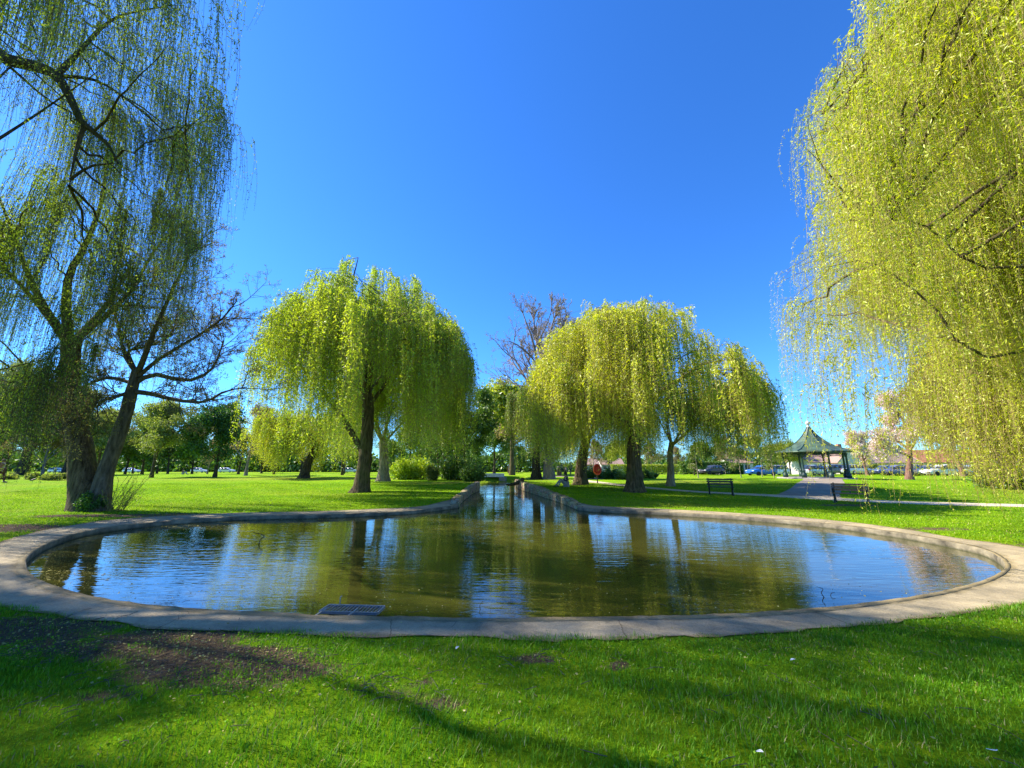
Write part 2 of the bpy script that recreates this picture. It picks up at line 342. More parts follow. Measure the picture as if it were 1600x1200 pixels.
M['stone'] = stone_mat('wall_stone', (0.26, 0.19, 0.10), (0.62, 0.49, 0.30), 0.45, (2.6, 2.6, 6))
M['kerb'] = simple('kerb_stone', (0.19, 0.16, 0.105), .9, 0, .4, 3.0, .5)
def waterline(m):
    t = m.node_tree; p = [n for n in t.nodes if n.type == 'BSDF_PRINCIPLED'][0]; src = p.inputs['Base Color'].links[0].from_socket; v = pos_vec(t); sx = N_(t, "ShaderNodeSeparateXYZ"); t.links.new(v, sx.inputs[0])
    zz = mathn(t, 'ADD', sx.outputs[2], mathn(t, 'MULTIPLY', noise(t, v, 7, 5, .7), .09)); k = ramp(t, mathn(t, 'ADD', mathn(t, 'MULTIPLY', zz, 4.0), .5), [(.20, (1, 1, 1)), (.42, (0, 0, 0))])
    t.links.new(mixc(t, k, src, (0.035, 0.036, 0.014)), p.inputs['Base Color'])
waterline(M['kerb']); waterline(M['stone'])
def wall_strip(name, A, inward, th, top, bot, mat, wob=0.0, seed=1):
    """a wall along A: inner face at A, thickness th away from the water"""
    r = np.random.default_rng(seed); n = len(A)
    d = r.normal(size=(n, 6))*wob
    zt = hgt(A[:, 0], A[:, 1])+top
    O = A-inward*th
    prof = [np.column_stack([O, np.full(n, bot)]), np.column_stack([O+inward*0.0, zt+d[:, 0]]), np.column_stack([A-inward*0.03, zt+d[:, 1]]),
            np.column_stack([A+inward*(d[:, 2:3]), zt-0.04+d[:, 3]]), np.column_stack([A+inward*(d[:, 4:5]), (zt+bot)/2]), np.column_stack([A+inward*d[:, 5:6], np.full(n, bot)])]
    Q = np.stack(prof, 1); i = np.arange(n*6).reshape(n, 6)
    F = np.stack([i[:-1, :-1], i[1:, :-1], i[1:, 1:], i[:-1, 1:]], -1).reshape(-1, 4)
    caps = np.array([[i[0, 1], i[0, 2], i[0, 4], i[0, 5]], [i[-1, 1], i[-1, 5], i[-1, 4], i[-1, 2]], [i[0, 0], i[0, 1], i[0, 5], i[0, 5]][:3]+[i[0, 5]]])
    return np_mesh(name, Q.reshape(-1, 3), np.vstack([F, caps[:2]]), [mat])
k_ = wall_strip('pond_kerb', INN, -nin, 0.14, 0.016, -0.9, M['kerb'], 0.003)
k_.materials.append(M['path']); nq = len(k_.polygons); mi = np.zeros(nq, np.int32); mi[:nq-2] = np.tile([0, 1, 0, 0, 0], (nq-2)//5); k_.polygons.foreach_set('material_index', mi)
tag(link('pond_kerb', k_), kind='structure')
def normals_of(L, side):
    T = np.gradient(L, axis=0); Nn = np.column_stack([-T[:, 1], T[:, 0]]); return nrm(Nn)*side
tag(link('channel_wall', wall_strip('channel_wall', smooth_line(RB, 110)[:84], normals_of(smooth_line(RB, 110), 1)[:84], 0.36, 0.03, -0.9, M['stone'], 0.022)),
    'weathered stone retaining wall along the right side of the water channel', 'wall')
tag(link('channel_wall', wall_strip('channel_wall', smooth_line(LB, 90)[::-1], -normals_of(smooth_line(LB, 90)[::-1], -1)*-1*-1, 0.36, 0.03, -0.9, M['stone'], 0.022)),
    'shaded stone wall curving along the left bank of the water channel', 'wall')

# ---------------------------------------------------------------- water
def water_mat():
    m, t, out = new_mat('pond_water'); p = N_(t, "ShaderNodeBsdfPrincipled")
    v = pos_vec(t)
    c = ramp(t, noise(t, v, 0.35, 4), [(0.35, (0.030, 0.034, 0.006)), (0.65, (0.066, 0.064, 0.011))])
    t.links.new(c, p.inputs['Base Color']); p.inputs['Roughness'].default_value = 0.02; p.inputs['IOR'].default_value = 2.05
    n1 = noise(t, pos_vec(t, (2.2, 9.0, 1)), 1.0, 2, 0.5); n2 = noise(t, pos_vec(t, (0.7, 2.6, 1)), 1.0, 2, 0.5); n3 = noise(t, pos_vec(t, (7, 22.0, 1)), 1.0, 1, 0.5)
    amp = ramp(t, noise(t, pos_vec(t, (0.25, 0.35, 1)), 1.0, 2), [(0.3, (0.15, 0.15, 0.15)), (0.65, (1, 1, 1))])
    h = mathn(t, 'ADD', mathn(t, 'MULTIPLY', mathn(t, 'MULTIPLY', n1, amp), 0.0065), mathn(t, 'MULTIPLY', n2, 0.0042))
    h = mathn(t, 'ADD', h, mathn(t, 'MULTIPLY', mathn(t, 'MULTIPLY', n3, amp), 0.0016))
    t.links.new(bump(t, h, 1.0, 1.0), p.inputs['Normal']); t.links.new(p.outputs[0], out.inputs[0]); return m
M['water'] = water_mat()
WZ = -0.11
wx = np.linspace(-11, 11, 12); wy = np.linspace(3.3, 53, 20); X, Y = np.meshgrid(wx, wy, indexing='ij'); i = np.arange(X.size).reshape(X.shape)
tag(link('water', np_mesh('water', np.stack([X, Y, X*0+WZ], -1).reshape(-1, 3), np.stack([i[:-1, :-1], i[1:, :-1], i[1:, 1:], i[:-1, 1:]], -1).reshape(-1, 4), [M['water']])), kind='structure')

# footpaths on the right
def path_px(name, pts, wid, mat, z=0.012, n=60):
    L = smooth_line([G(*q)[:2] for q in pts], n); nn = normals_of(L, 1); wv = smooth_line(np.array(wid)[:, None], n)
    V, F = strip(name, L-nn*wv/2, L+nn*wv/2, mat, z, K=5, jit=0.03); tag(link(name, np_mesh(name, V, F, [mat], smooth=True)), kind='structure')
path_px('footpath', [(905, 751), (960, 757), (1020, 763), (1080, 768), (1150, 772), (1210, 775), (1260, 778), (1320, 781), (1400, 785), (1500, 788), (1620, 791), (1800, 797)], [1.6]*12, M['path2'])
path_px('bandstand_path', [(1286, 747.5), (1284, 752), (1280, 757), (1275, 763), (1268, 770), (1262, 776)], [3.0, 2.8, 2.6, 2.5, 2.5, 2.8], M['tarmac'], 0.016)
path_px('far_path', [(862, 744.5), (880, 744.5), (905, 745), (925, 749)], [2.5]*4, M['tarmac'], 0.02)

# ---------------------------------------------------------------- trees
def trunk_profile(rb, rt, K, flare=1.0):
    t = np.linspace(0, 1, K); return rb*(1-t)+rt*t + rb*0.75*flare*np.exp(-t*K*0.55)
def add_trunk(acc, pts, rb, rt, rng, K=16, S=16, flare=1.0, rough=0.05, m=0):
    L = smooth_line(pts, K); R = trunk_profile(rb, rt, K, flare)
    V, F = tubes(L[None], R[None], S, rough, rng); acc.add(V, F, m, 0.5, True); return L
def pxy(q):
    d = q[:, 1]*CS+(q[:, 2]-EYE)*SN; u = (q[:, 2]-EYE)*CS-q[:, 1]*SN; d = np.maximum(d, .3); return 800+620*q[:, 0]/d, 600-620*u/d
def dome(xs, ys):
    def f(q):
        px, py = pxy(q); return ((py > np.interp(px, xs, ys)) & (px > xs[0]) & (px < xs[-1])).astype(float)
    return f
domeC = dome([380, 400, 430, 470, 520, 570, 620, 670, 710, 748], [600, 520, 470, 432, 404, 398, 412, 445, 500, 570])
domeD = dome([822, 852, 900, 960, 1000, 1050, 1100, 1150, 1200, 1226], [600, 512, 476, 462, 452, 466, 500, 532, 575, 640])
def curve_b(A, T, rng, up, K=7):
    """arched branches A->T (N,3)"""
    n = len(A); C = (A+T)/2; L = np.linalg.norm(T-A, axis=1); C[:, 2] += up*L*rng.uniform(0.5, 1.2, n); C += rng.normal(size=(n, 3))*L[:, None]*0.07
    t = np.linspace(0, 1, K)[None, :, None]
    Q = (1-t)**2*A[:, None]+2*t*(1-t)*C[:, None]+t*t*T[:, None]
    Q[:, 1:-1] += rng.normal(size=(n, K-2, 3))*0.009*L[:, None, None]
    return Q
def sample_line(Q, rng_t):
    """Q (N,K,3), t (N,) -> points"""
    K = Q.shape[1]; f = rng_t*(K-1-1e-6); i = f.astype(int); f = (f-i)[:, None]; r = np.arange(len(Q))
    return Q[r, i]*(1-f)+Q[r, i+1]*f
def willow(label, base, H, R, seed, leaf, trunk_pts=None, rb=0.5, limbs=None, z0=None, nsub=140, nstr=2600, drop=(2.0, 6.0), zbot=1.9, lsize=0.11, ldens=9.0,
           group='weeping willows around the pond', twig='twig_gold', bark='bark', nlimb=7, squash=1.0, cx=0.0, cy=0.0, azr=None, twr=0.006, tbias=0.0, sweep=0.0, clump=1.0, tipmin=0.25, gapw=0.0, lr=.75, keepf=None, zf=None, zlo=.45, lw=(.13, .2), extra=(), name='weeping_willow'):
    rng = np.random.default_rng(seed); base = np.asarray(base, float); e = empty(name, base, label=label, cat='tree', group=group)
    z0 = z0 or H*0.35; acc = Acc()
    tp = np.array(trunk_pts if trunk_pts is not None else [base, base+[0.1, 0, H*.12], base+[0.05, .1, H*.24], base+[0.25, 0, H*.34]])-base
    tp[0, 2] -= 0.15
    fork = tp[-1]
    add_trunk(acc, tp, rb, rb*0.72, rng)
    Ls = []
    if limbs:
        for lm in limbs:
            Ls.append((smooth_line(np.array(lm[0])-base, 12), lm[1]))
    for k in range(nlimb):
        az = 2*math.pi*(k+rng.uniform(-.3, .3))/nlimb; rr = R*rng.uniform(.35, .62); hh = (H-fork[2])*rng.uniform(.5, .78)
        tip = fork+np.array([math.cos(az)*rr+cx*.6, math.sin(az)*rr*squash+cy*.6, hh]); m1 = fork+(tip-fork)*.35+np.array([math.cos(az), math.sin(az), -0.2])*rr*.10; m2 = fork+(tip-fork)*.7+rng.normal(size=3)*R*.05
        if keepf is not None and keepf((tip+base)[None])[0] <= 0: continue
        Ls.append((smooth_line([fork-[0, 0, .3], m1, m2, tip], 12), rb*rng.uniform(.32, .5)*lr))
    for L, r in Ls:
        V, F = tubes(L[None], np.linspace(r, r*.14, len(L))[None], 9, 0.04, rng); acc.add(V, F, 0, .5, True)
    LP = np.stack([l for l, r in Ls])                        # (n,12,3)
    # targets on the dome
    az = rng.uniform(0, 2*math.pi, nsub) if azr is None else rng.uniform(azr[0], azr[1], nsub)
    u = rng.uniform(tipmin**2, 1, nsub); rho = np.sqrt(u); wob = 1+0.10*np.sin(az*3+seed)+0.07*np.sin(az*7+2*seed)
    rr = R*rho*wob
    zt = z0+(H-z0)*np.sqrt(np.clip(1-(rho*0.96)**2, 0, 1))*rng.uniform(zlo, 1.0, nsub)**.8*(1+0.05*np.sin(az*5+seed*3))
    T = np.column_stack([np.cos(az)*rr+cx, np.sin(az)*rr*squash+cy, zt])
    if keepf is not None: T = T[keepf(T+base) > 0]; nsub = len(T)
    # nearest limb points (from below)
    C = LP[:, 4:, :].reshape(-1, 3); D = np.linalg.norm(T[:, None]-C[None], axis=2)+np.maximum(0, C[None, :, 2]-T[:, None, 2])*2+rng.uniform(0, R*.25, (nsub, len(C)))
    A = C[D.argmin(1)]
    Q = curve_b(A, T, rng, 0.05, 12); bl = np.linalg.norm(T-A, axis=1)
    rad_ = np.minimum(0.010+0.006*bl, .036)[:, None]*np.linspace(1, .09, 12)[None]
    # branchlets
    nb = nsub*4; bi = rng.integers(0, nsub, nb); s = sample_line(Q[bi], rng.uniform(.25, 1, nb)); outd = nrm(np.column_stack([Q[bi, -1, :2]-Q[bi, 0, :2], np.zeros(nb)])+rng.normal(size=(nb, 3))*[.8, .8, 0])
    tt = s+outd*rng.uniform(.5, 1.6, nb)[:, None]*min(1, R/6)+np.array([0, 0, 1])*rng.uniform(-.75, .12, nb)[:, None]
    if keepf is not None: kk = keepf(tt+base) > 0; s, tt, bi = s[kk], tt[kk], bi[kk]; nb = len(s)
    Qb = curve_b(s, tt, rng, 0.25, 5)
    # hanging strands in tassels
    ntas = max(1, int(nstr/4/clump)); ti = rng.integers(0, nb, ntas); tpos = sample_line(Qb[ti], rng.uniform(.2, 1, ntas)); tL = rng.uniform(drop[0], drop[1], ntas)*(0.75+0.25*np.sin(tpos[:, 0]*1.3+tpos[:, 1]*.9))
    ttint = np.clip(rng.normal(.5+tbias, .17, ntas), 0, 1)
    if keepf is not None:
        kp = rng.uniform(size=ntas) < keepf(tpos+base); ti, tpos, tL, ttint = ti[kp], tpos[kp], tL[kp], ttint[kp]; nstr = int(nstr*kp.mean()); ntas = len(ti)
    if gapw:
        keep = vnoise(np.arctan2(tpos[:, 1], tpos[:, 0])*2.2, tpos[:, 2]*.35, seed) > -gapw; ti, tpos, tL, ttint = ti[keep], tpos[keep], tL[keep], ttint[keep]; ntas = len(ti)
    ub = np.unique(ti); us = np.unique(bi[ub]); V, F = tubes(Q[us], rad_[us], 5); acc.add(V, F, 0, .5, True)   # only boughs that carry strands
    V, F = tubes(Qb[ub], np.linspace(.007, .003, 5)[None]*np.ones((len(ub), 1)), 3); acc.add(V, F, 0, .5, True)
    link('trunk', acc.mesh('trunk', [M[bark]]), e)
    k = rng.integers(0, ntas, nstr); S0 = tpos[k]+rng.normal(size=(nstr, 3))*[.17, .17, .14]; L = tL[k]*rng.uniform(.55, 1.08, nstr)
    zb = (zbot if zf is None else zf(S0+base))+0.5*np.sin(np.arctan2(S0[:, 1], S0[:, 0])*6+seed)+rng.exponential(.7, nstr)-.3
    L = np.minimum(L, np.maximum(S0[:, 2]-zb, .5))
    o_ = nstr
    for (px_, D_, y0_, y1_, n_) in extra:
        q0 = P(px_, y0_, D_)-base; q1 = P(px_, y1_, D_)-base; S0[o_-n_:o_] = q0+rng.normal(size=(n_, 3))*([.05, .05, .1] if n_ < 40 else [.22, .25, .35]); L[o_-n_:o_] = (q0[2]-q1[2])*rng.uniform(.7, 1, n_); o_ -= n_
    od = nrm(np.column_stack([S0[:, :2]-[cx*.5, cy*.5], np.zeros(nstr)])+rng.normal(size=(nstr, 3))*[.5, .5, 0]); oa = rng.uniform(.1, .55, nstr)*min(1, R/6)
    K = 8; t = np.linspace(0, 1, K)[None, :]
    QS = S0[:, None, :]+od[:, None, :]*(oa[:, None]*(1-np.exp(-4*t)))[..., None]
    QS[..., 2] -= L[:, None]*t**1.35-(0.25+.25*rng.uniform(0, 1, (nstr, 1)))*np.sin(np.minimum(t*8, 3.14))*oa[:, None]
    ph = rng.uniform(0, 6.28, (ntas, 2))[k]+rng.normal(0, .5, (nstr, 2)); fr = rng.uniform(2, 6, (ntas, 1))[k]
    QS[..., 0] += .10*np.sin(fr*t+ph[:, :1])*t*L[:, None]**.7*.6+sweep*L[:, None]*t*t; QS[..., 1] += .10*np.sin(fr*t+ph[:, 1:])*t*L[:, None]**.7*.6
    c2 = Acc(); V, F = tubes(QS, np.linspace(twr, twr*.4, K)[None]*np.ones((nstr, 1)), 3); c2.add(V, F, 1, .5)
    cnt = np.maximum(4, (L*ldens*rng.uniform(.7, 1.3, nstr))).astype(int); si = np.repeat(np.arange(nstr), cnt); n = len(si)
    tl = rng.uniform(.04, 1, n); p = sample_line(QS[si], tl)+rng.normal(size=(n, 3))*.02
    d = rng.normal(size=(n, 3))*[.75, .75, .35]+[0, 0, -.75]
    ls = lsize*rng.uniform(.6, 1.25, n)*(1-.35*tl); V, F = leaves(p, d, ls, ls*rng.uniform(lw[0], lw[1], n), rng)
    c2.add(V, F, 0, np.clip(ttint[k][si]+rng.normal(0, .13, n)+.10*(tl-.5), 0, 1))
    link('crown', c2.mesh('crown', [M[leaf], M[twig]]), e)
    return e, n

def grow(rng, P0, D0, L0, r0, spec):
    """spec: list of (children, tmin, tmax, angle, lenratio, radratio, wiggle, trop, K)"""
    lv = []
    Pn, Dn, Ln, rn = P0, D0, L0, r0
    for s_i, (ch, ta, tb, ang, lr, rr_, wig, trop, K) in enumerate(spec):
        n = len(Pn); Q = np.empty((n, K, 3)); Q[:, 0] = Pn; d = Dn.copy(); dirs = np.empty((n, K, 3)); dirs[:, 0] = d
        for k in range(1, K):
            d = nrm(d+rng.normal(size=(n, 3))*wig+np.array([0, 0, trop])); Q[:, k] = Q[:, k-1]+d*(Ln/(K-1))[:, None]; dirs[:, k] = d
        taper = .45 if s_i else .5
        lv.append((Q, rn[:, None]*np.linspace(1, taper, K)[None]))
        if s_i+1 == len(spec): break
        ch2, ta2, tb2, ang2, lr2, rr2, *_ = spec[s_i+1]
        c = np.repeat(np.arange(n), ch2); m = len(c); t = rng.uniform(ta2, tb2, m); t = np.where(rng.uniform(size=m) < .25, 1.0, t)
        pp = sample_line(Q[c], t); dd = dirs[c, np.minimum((t*(K-1)).astype(int), K-1)]
        pr = nrm(np.cross(dd, rng.normal(size=(m, 3)))); an = np.abs(rng.normal(ang2, ang2*.25, m))*(np.where(t > .99, .5, 1))
        Dn = nrm(dd*np.cos(an)[:, None]+pr*np.sin(an)[:, None]); Pn = pp; Ln = Ln[c]*lr2*rng.uniform(.65, 1.2, m)*(1.15-.45*t); rn = rn[c]*rr2*(1-.3*t)
    return lv
def add_levels(acc, lv, rmin=.004):
    for i, (Q, Rr) in enumerate(lv):
        V, F = tubes(Q, np.maximum(Rr, rmin), [12, 8, 6, 4, 3, 3, 3][i], .03 if i < 2 else 0, np.random.default_rng(5)); acc.add(V, F, 0, .5, True)
def broad_meshes(seed, H, spread, rt, nleaf, lsize, leaf, bark, dense=1.0, spec=None, clump=.35, tint_sd=.18, bushy=False, rmin=.004, stem=.28, lw=.32):
    """a tree at the origin: trunk mesh and crown mesh"""
    rng = np.random.default_rng(seed)
    spec = spec or [(1, 0, 0, 0, 1, 1, .04, .02, 7), (9, .3, 1, .9, .62*spread, .5, .12, .06, 6), (7, .25, 1, .75, .55, .5, .16, .05, 5), (6, .2, 1, .75, .55, .5, .2, .03, 4), (4, .2, 1, .8, .6, .5, .2, 0, 3)]
    if bushy:
        n0 = 9; a = rng.uniform(0, 6.28, n0); P0 = np.column_stack([np.cos(a)*.15, np.sin(a)*.15, np.zeros(n0)-.05]); D0 = nrm(np.column_stack([np.cos(a)*.75*spread, np.sin(a)*.75*spread, np.ones(n0)]))
        lv = grow(rng, P0, D0, rng.uniform(.5, .85, n0)*H*.75, np.full(n0, rt), spec)
    else:
        lv = grow(rng, np.array([[0, 0, -.12]]), np.array([[0, 0, 1.0]]), np.array([H*.62]), np.array([rt]), spec)
        Q, Rr = lv[0]; Rr[0, 0] *= 1.5; Rr[0, 1] *= 1.08
    acc = Acc(); add_levels(acc, lv, rmin)
    zmx = max(q[..., 2].max() for q, _ in lv); s = H/zmx
    tm = acc.mesh('trunk', [M[bark]]); 
    cm = None
    if nleaf:
        Q = lv[-1][0]; Q2 = lv[-2][0]; n = nleaf
        i = rng.integers(0, len(Q), n); p = sample_line(Q[i], rng.uniform(.1, 1, n)); ti = np.clip(rng.normal(.5, tint_sd, len(Q)), 0, 1)[i]
        p = p+rng.normal(size=(n, 3))*clump*(H/10); p[:, 2] = np.maximum(p[:, 2], .12)
        d = rng.normal(size=(n, 3))+nrm(p-[0, 0, H*.4])*.6+[0, 0, -.35]; ls = lsize*rng.uniform(.6, 1.3, n)
        V, F = leaves(p, d, ls, ls*lw, rng, .35)
        c = Acc(); c.add(V, F, 0, np.clip(ti+rng.normal(0, .14, n), 0, 1)); cm = c.mesh('crown', [M[leaf]])
    return tm, cm, s
def put(tm_cm, base, label, scale=1.0, rz=0.0, name='tree', group=None, cat='tree', lean=(0, 0), sz=None):
    tm, cm, s = tm_cm; e = empty(name, base, rz, label=label, cat=cat, group=group); k = s*scale; e.scale = (k, k, k if sz is None else k*sz)
    e.rotation_euler = (lean[0], lean[1], rz)
    link('stems' if cat in ('shrub', 'hedge') else 'trunk', tm, e)
    if cm: link('crown', cm, e)
    return e

NL = 0
# willow with the forked dark trunk, left of the pond
bA = G(140, 797)
dA = bA[1]
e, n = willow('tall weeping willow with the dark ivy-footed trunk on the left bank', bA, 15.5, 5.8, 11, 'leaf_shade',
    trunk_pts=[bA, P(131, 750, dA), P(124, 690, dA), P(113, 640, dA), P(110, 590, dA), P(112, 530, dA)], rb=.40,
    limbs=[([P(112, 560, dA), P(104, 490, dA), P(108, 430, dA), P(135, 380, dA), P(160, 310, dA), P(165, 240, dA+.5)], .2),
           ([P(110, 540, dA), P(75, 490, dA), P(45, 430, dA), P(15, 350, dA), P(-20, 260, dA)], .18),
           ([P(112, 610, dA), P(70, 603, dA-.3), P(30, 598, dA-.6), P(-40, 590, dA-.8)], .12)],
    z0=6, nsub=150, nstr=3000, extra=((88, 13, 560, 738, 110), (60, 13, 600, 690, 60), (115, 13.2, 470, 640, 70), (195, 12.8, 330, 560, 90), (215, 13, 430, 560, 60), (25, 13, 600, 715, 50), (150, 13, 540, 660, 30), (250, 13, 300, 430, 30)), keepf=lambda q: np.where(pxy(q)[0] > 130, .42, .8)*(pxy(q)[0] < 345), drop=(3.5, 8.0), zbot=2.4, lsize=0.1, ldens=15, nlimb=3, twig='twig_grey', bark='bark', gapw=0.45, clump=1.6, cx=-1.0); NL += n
# willow out of frame on the left whose boughs hang into the picture and shade the foreground
bB = np.array([-12.8, 6.2, 0.0]); bB[2] = float(hgt(*bB[:2]))
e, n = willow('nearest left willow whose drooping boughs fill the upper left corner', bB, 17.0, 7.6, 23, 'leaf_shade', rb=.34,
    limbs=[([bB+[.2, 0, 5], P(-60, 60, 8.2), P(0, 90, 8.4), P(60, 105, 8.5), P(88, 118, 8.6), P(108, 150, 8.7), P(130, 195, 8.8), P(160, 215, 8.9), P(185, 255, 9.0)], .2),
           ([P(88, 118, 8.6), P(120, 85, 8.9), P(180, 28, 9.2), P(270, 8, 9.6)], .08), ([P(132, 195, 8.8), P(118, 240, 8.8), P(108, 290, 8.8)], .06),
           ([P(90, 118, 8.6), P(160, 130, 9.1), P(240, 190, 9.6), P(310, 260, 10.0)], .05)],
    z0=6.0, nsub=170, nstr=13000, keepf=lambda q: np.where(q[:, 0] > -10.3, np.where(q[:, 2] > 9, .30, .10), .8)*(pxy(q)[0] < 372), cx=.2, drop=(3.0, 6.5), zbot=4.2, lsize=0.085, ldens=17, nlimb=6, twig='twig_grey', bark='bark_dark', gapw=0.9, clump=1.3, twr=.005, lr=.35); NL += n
# mid willow left of the channel
bC = G(563, 769); D = bC[1]
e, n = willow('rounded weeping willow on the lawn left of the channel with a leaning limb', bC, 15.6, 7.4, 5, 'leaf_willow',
    trunk_pts=[bC, P(567, 745, D), P(572, 700, D), P(575, 650, D), P(573, 610, D)], rb=.42,
    limbs=[([P(566, 705, D), P(540, 660, D), P(517, 628, D), P(490, 598, D), P(470, 570, D), P(455, 545, D)], .20), ([P(573, 620, D), P(570, 580, D), P(565, 540, D), P(560, 505, D)], .2),
           ([P(573, 640, D), P(610, 590, D), P(640, 560, D), P(680, 548, D)], .13)],
    z0=4.6, nsub=420, nstr=8000, gapw=.35, drop=(3.5, 9.0), zbot=1.7, lsize=0.18, ldens=10, nlimb=7, cx=.1, tbias=.16, keepf=domeC); NL += n
# the willow standing behind it
bC2 = G(598, 752); D = bC2[1]
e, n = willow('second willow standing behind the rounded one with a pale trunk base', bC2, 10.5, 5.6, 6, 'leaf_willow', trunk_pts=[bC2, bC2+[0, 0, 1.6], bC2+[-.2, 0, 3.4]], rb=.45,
    z0=5, nsub=110, nstr=3500, drop=(3, 7), zbot=1.2, lsize=.19, ldens=7, tbias=-.12, cx=1.0, bark='bark_pale'); NL += n
# golden willow further left
bL = G(474, 747.5); D = bL[1]
e, n = willow('bright lime low willow with a leaning dark trunk behind the lawn', bL, 8.2, 4.9, 8, 'leaf_gold', trunk_pts=[bL, P(481, 725, D), P(490, 705, D), P(494, 690, D)], rb=.42, z0=3.6, nsub=120, nstr=4000, drop=(3, 6), zbot=.9,
    lsize=.2, ldens=8, cx=-.6, keepf=lambda q: (pxy(q)[0] > 372)*1.0, bark='bark_dark'); NL += n
# big golden willow right of the channel
bD = G(992, 768); D = bD[1]
e, n = willow('broad golden weeping willow with the thick dark trunk right of the channel', bD, 13.0, 8.0, 31, 'leaf_gold',
    trunk_pts=[bD, P(992, 745, D), P(990, 710, D), P(994, 680, D), P(1000, 650, D)], rb=.46,
    limbs=[([P(998, 660, D), P(1020, 625, D), P(1050, 600, D), P(1080, 585, D), P(1120, 580, D)], .22), ([P(996, 660, D), P(985, 620, D), P(965, 580, D), P(960, 530, D)], .2),
           ([P(994, 670, D), P(960, 650, D-1), P(920, 640, D-2), P(890, 630, D-3)], .14), ([P(1050, 600, D), P(1100, 570, D), P(1150, 560, D+.5)], .1)],
    z0=3.8, nsub=440, nstr=8600, gapw=.4, drop=(3.0, 8.0), zbot=1.7, lsize=0.17, ldens=10, nlimb=7, cx=1.0, tbias=.08, keepf=domeD, squash=.9); NL += n
bE = G(907, 757); D = bE[1]
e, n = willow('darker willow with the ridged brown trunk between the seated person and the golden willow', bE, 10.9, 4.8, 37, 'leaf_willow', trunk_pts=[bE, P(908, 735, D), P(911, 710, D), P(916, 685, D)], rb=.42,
    z0=5.0, nsub=150, nstr=7000, drop=(3.5, 8), zbot=1.9, lsize=.17, ldens=9, cx=.6, tbias=.16, keepf=domeD); NL += n
bE2 = G(838, 748.5); D = bE2[1]
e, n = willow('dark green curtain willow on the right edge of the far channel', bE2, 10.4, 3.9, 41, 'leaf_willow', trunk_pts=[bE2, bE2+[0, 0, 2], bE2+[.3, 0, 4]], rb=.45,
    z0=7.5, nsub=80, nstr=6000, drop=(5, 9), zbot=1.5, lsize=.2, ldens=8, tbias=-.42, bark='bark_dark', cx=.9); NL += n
bM = G(1047, 759.5); D = bM[1]
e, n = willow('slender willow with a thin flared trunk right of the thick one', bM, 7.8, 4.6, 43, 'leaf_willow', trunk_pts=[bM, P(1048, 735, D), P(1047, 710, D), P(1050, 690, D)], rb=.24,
    z0=4.2, nsub=90, nstr=3000, drop=(2.5, 6), zbot=1.6, lsize=.17, ldens=8, cx=2.4, tbias=.05, keepf=domeD, bark='bark_pale'); NL += n
# near golden willow on the right
bI = np.array([12.9, 6.8, 0.0])
def kI(q):
    px, py = pxy(q); return np.where(px > np.interp(py, [-100, 0, 100, 190, 235, 265, 350, 400, 432, 500, 560, 640], [1395, 1350, 1312, 1238, 1238, 1300, 1248, 1248, 1208, 1212, 1290, 1340]), np.where((px < 1330) | ((px < 1430) & (py > 430)), .42, .95), 0)
def zI(q):
    D = np.maximum(q[:, 1], 1.0); px = 800+q[:, 0]/D*608; yb = np.interp(px, [1190, 1250, 1320, 1400, 1450, 1500], [520, 600, 665, 690, 705, 722]); return np.clip(EYE+(730-yb)/610*D-.2, 1.25, 9)
e, n = willow('huge yellow-green weeping willow overhanging the right side of the pond', bI, 15.5, 7.9, 53, 'leaf_gold', rb=.6, trunk_pts=[bI, bI+[.1, 0, 2], bI+[0, .2, 4], bI+[-.3, 0, 6]],
    limbs=[([bI+[0, 0, 5], P(1560, 560, 7.3), P(1450, 470, 7.2), P(1360, 410, 7.1), P(1290, 418, 7.0)], .035), ([bI+[0, 0, 7], P(1560, 300, 7.2), P(1430, 210, 7.1), P(1340, 165, 7.0), P(1285, 178, 7.0)], .035),
           ([bI+[0, 0, 9], P(1600, 60, 7.0), P(1480, 70, 6.9), P(1390, 85, 6.8)], .03), ([bI+[0, 0, 6], P(1560, 420, 6.5), P(1440, 350, 6.4), P(1330, 345, 6.3)], .03)],
    z0=5.2, nsub=420, nstr=22000, zf=zI, drop=(2.2, 6.0), zbot=2.3, lsize=0.08, ldens=25, lw=(.10, .15), zlo=.3, gapw=.6, keepf=kI, extra=((1570, 7.0, 250, 540, 200), (1535, 7.2, 300, 560, 160), (1600, 6.8, 220, 520, 200), (1500, 7.3, 330, 600, 120), (1590, 7.4, 420, 690, 160), (1470, 7.5, 420, 640, 90), (1338, 6.6, 520, 835, 9), (1346, 6.7, 540, 800, 5), (1284, 7.4, 600, 775, 8), (1362, 7.0, 600, 782, 8), (1312, 7.2, 560, 720, 10), (1258, 7.2, 470, 690, 9), (1378, 7.3, 560, 770, 7), (1300, 7.0, 500, 700, 12), (1404, 7.2, 600, 760, 8)), nlimb=8, tbias=.1, clump=1.0, tipmin=.1, azr=(rad(60), rad(300)), twr=.003, lr=.3); NL += n
bJ = np.array([14.6, 8.6, 0.0])
e, n = willow('lower bushy willow sweeping close to the ground at the right edge', bJ, 6.8, 4.1, 59, 'leaf_gold', rb=.4, z0=3.4, nsub=170, nstr=9000, drop=(3.0, 8.0), lr=.5, zbot=1.1, lsize=0.09, ldens=16, nlimb=7, tbias=.0, clump=.9, azr=(rad(110), rad(300)), bark='bark_dark'); NL += n

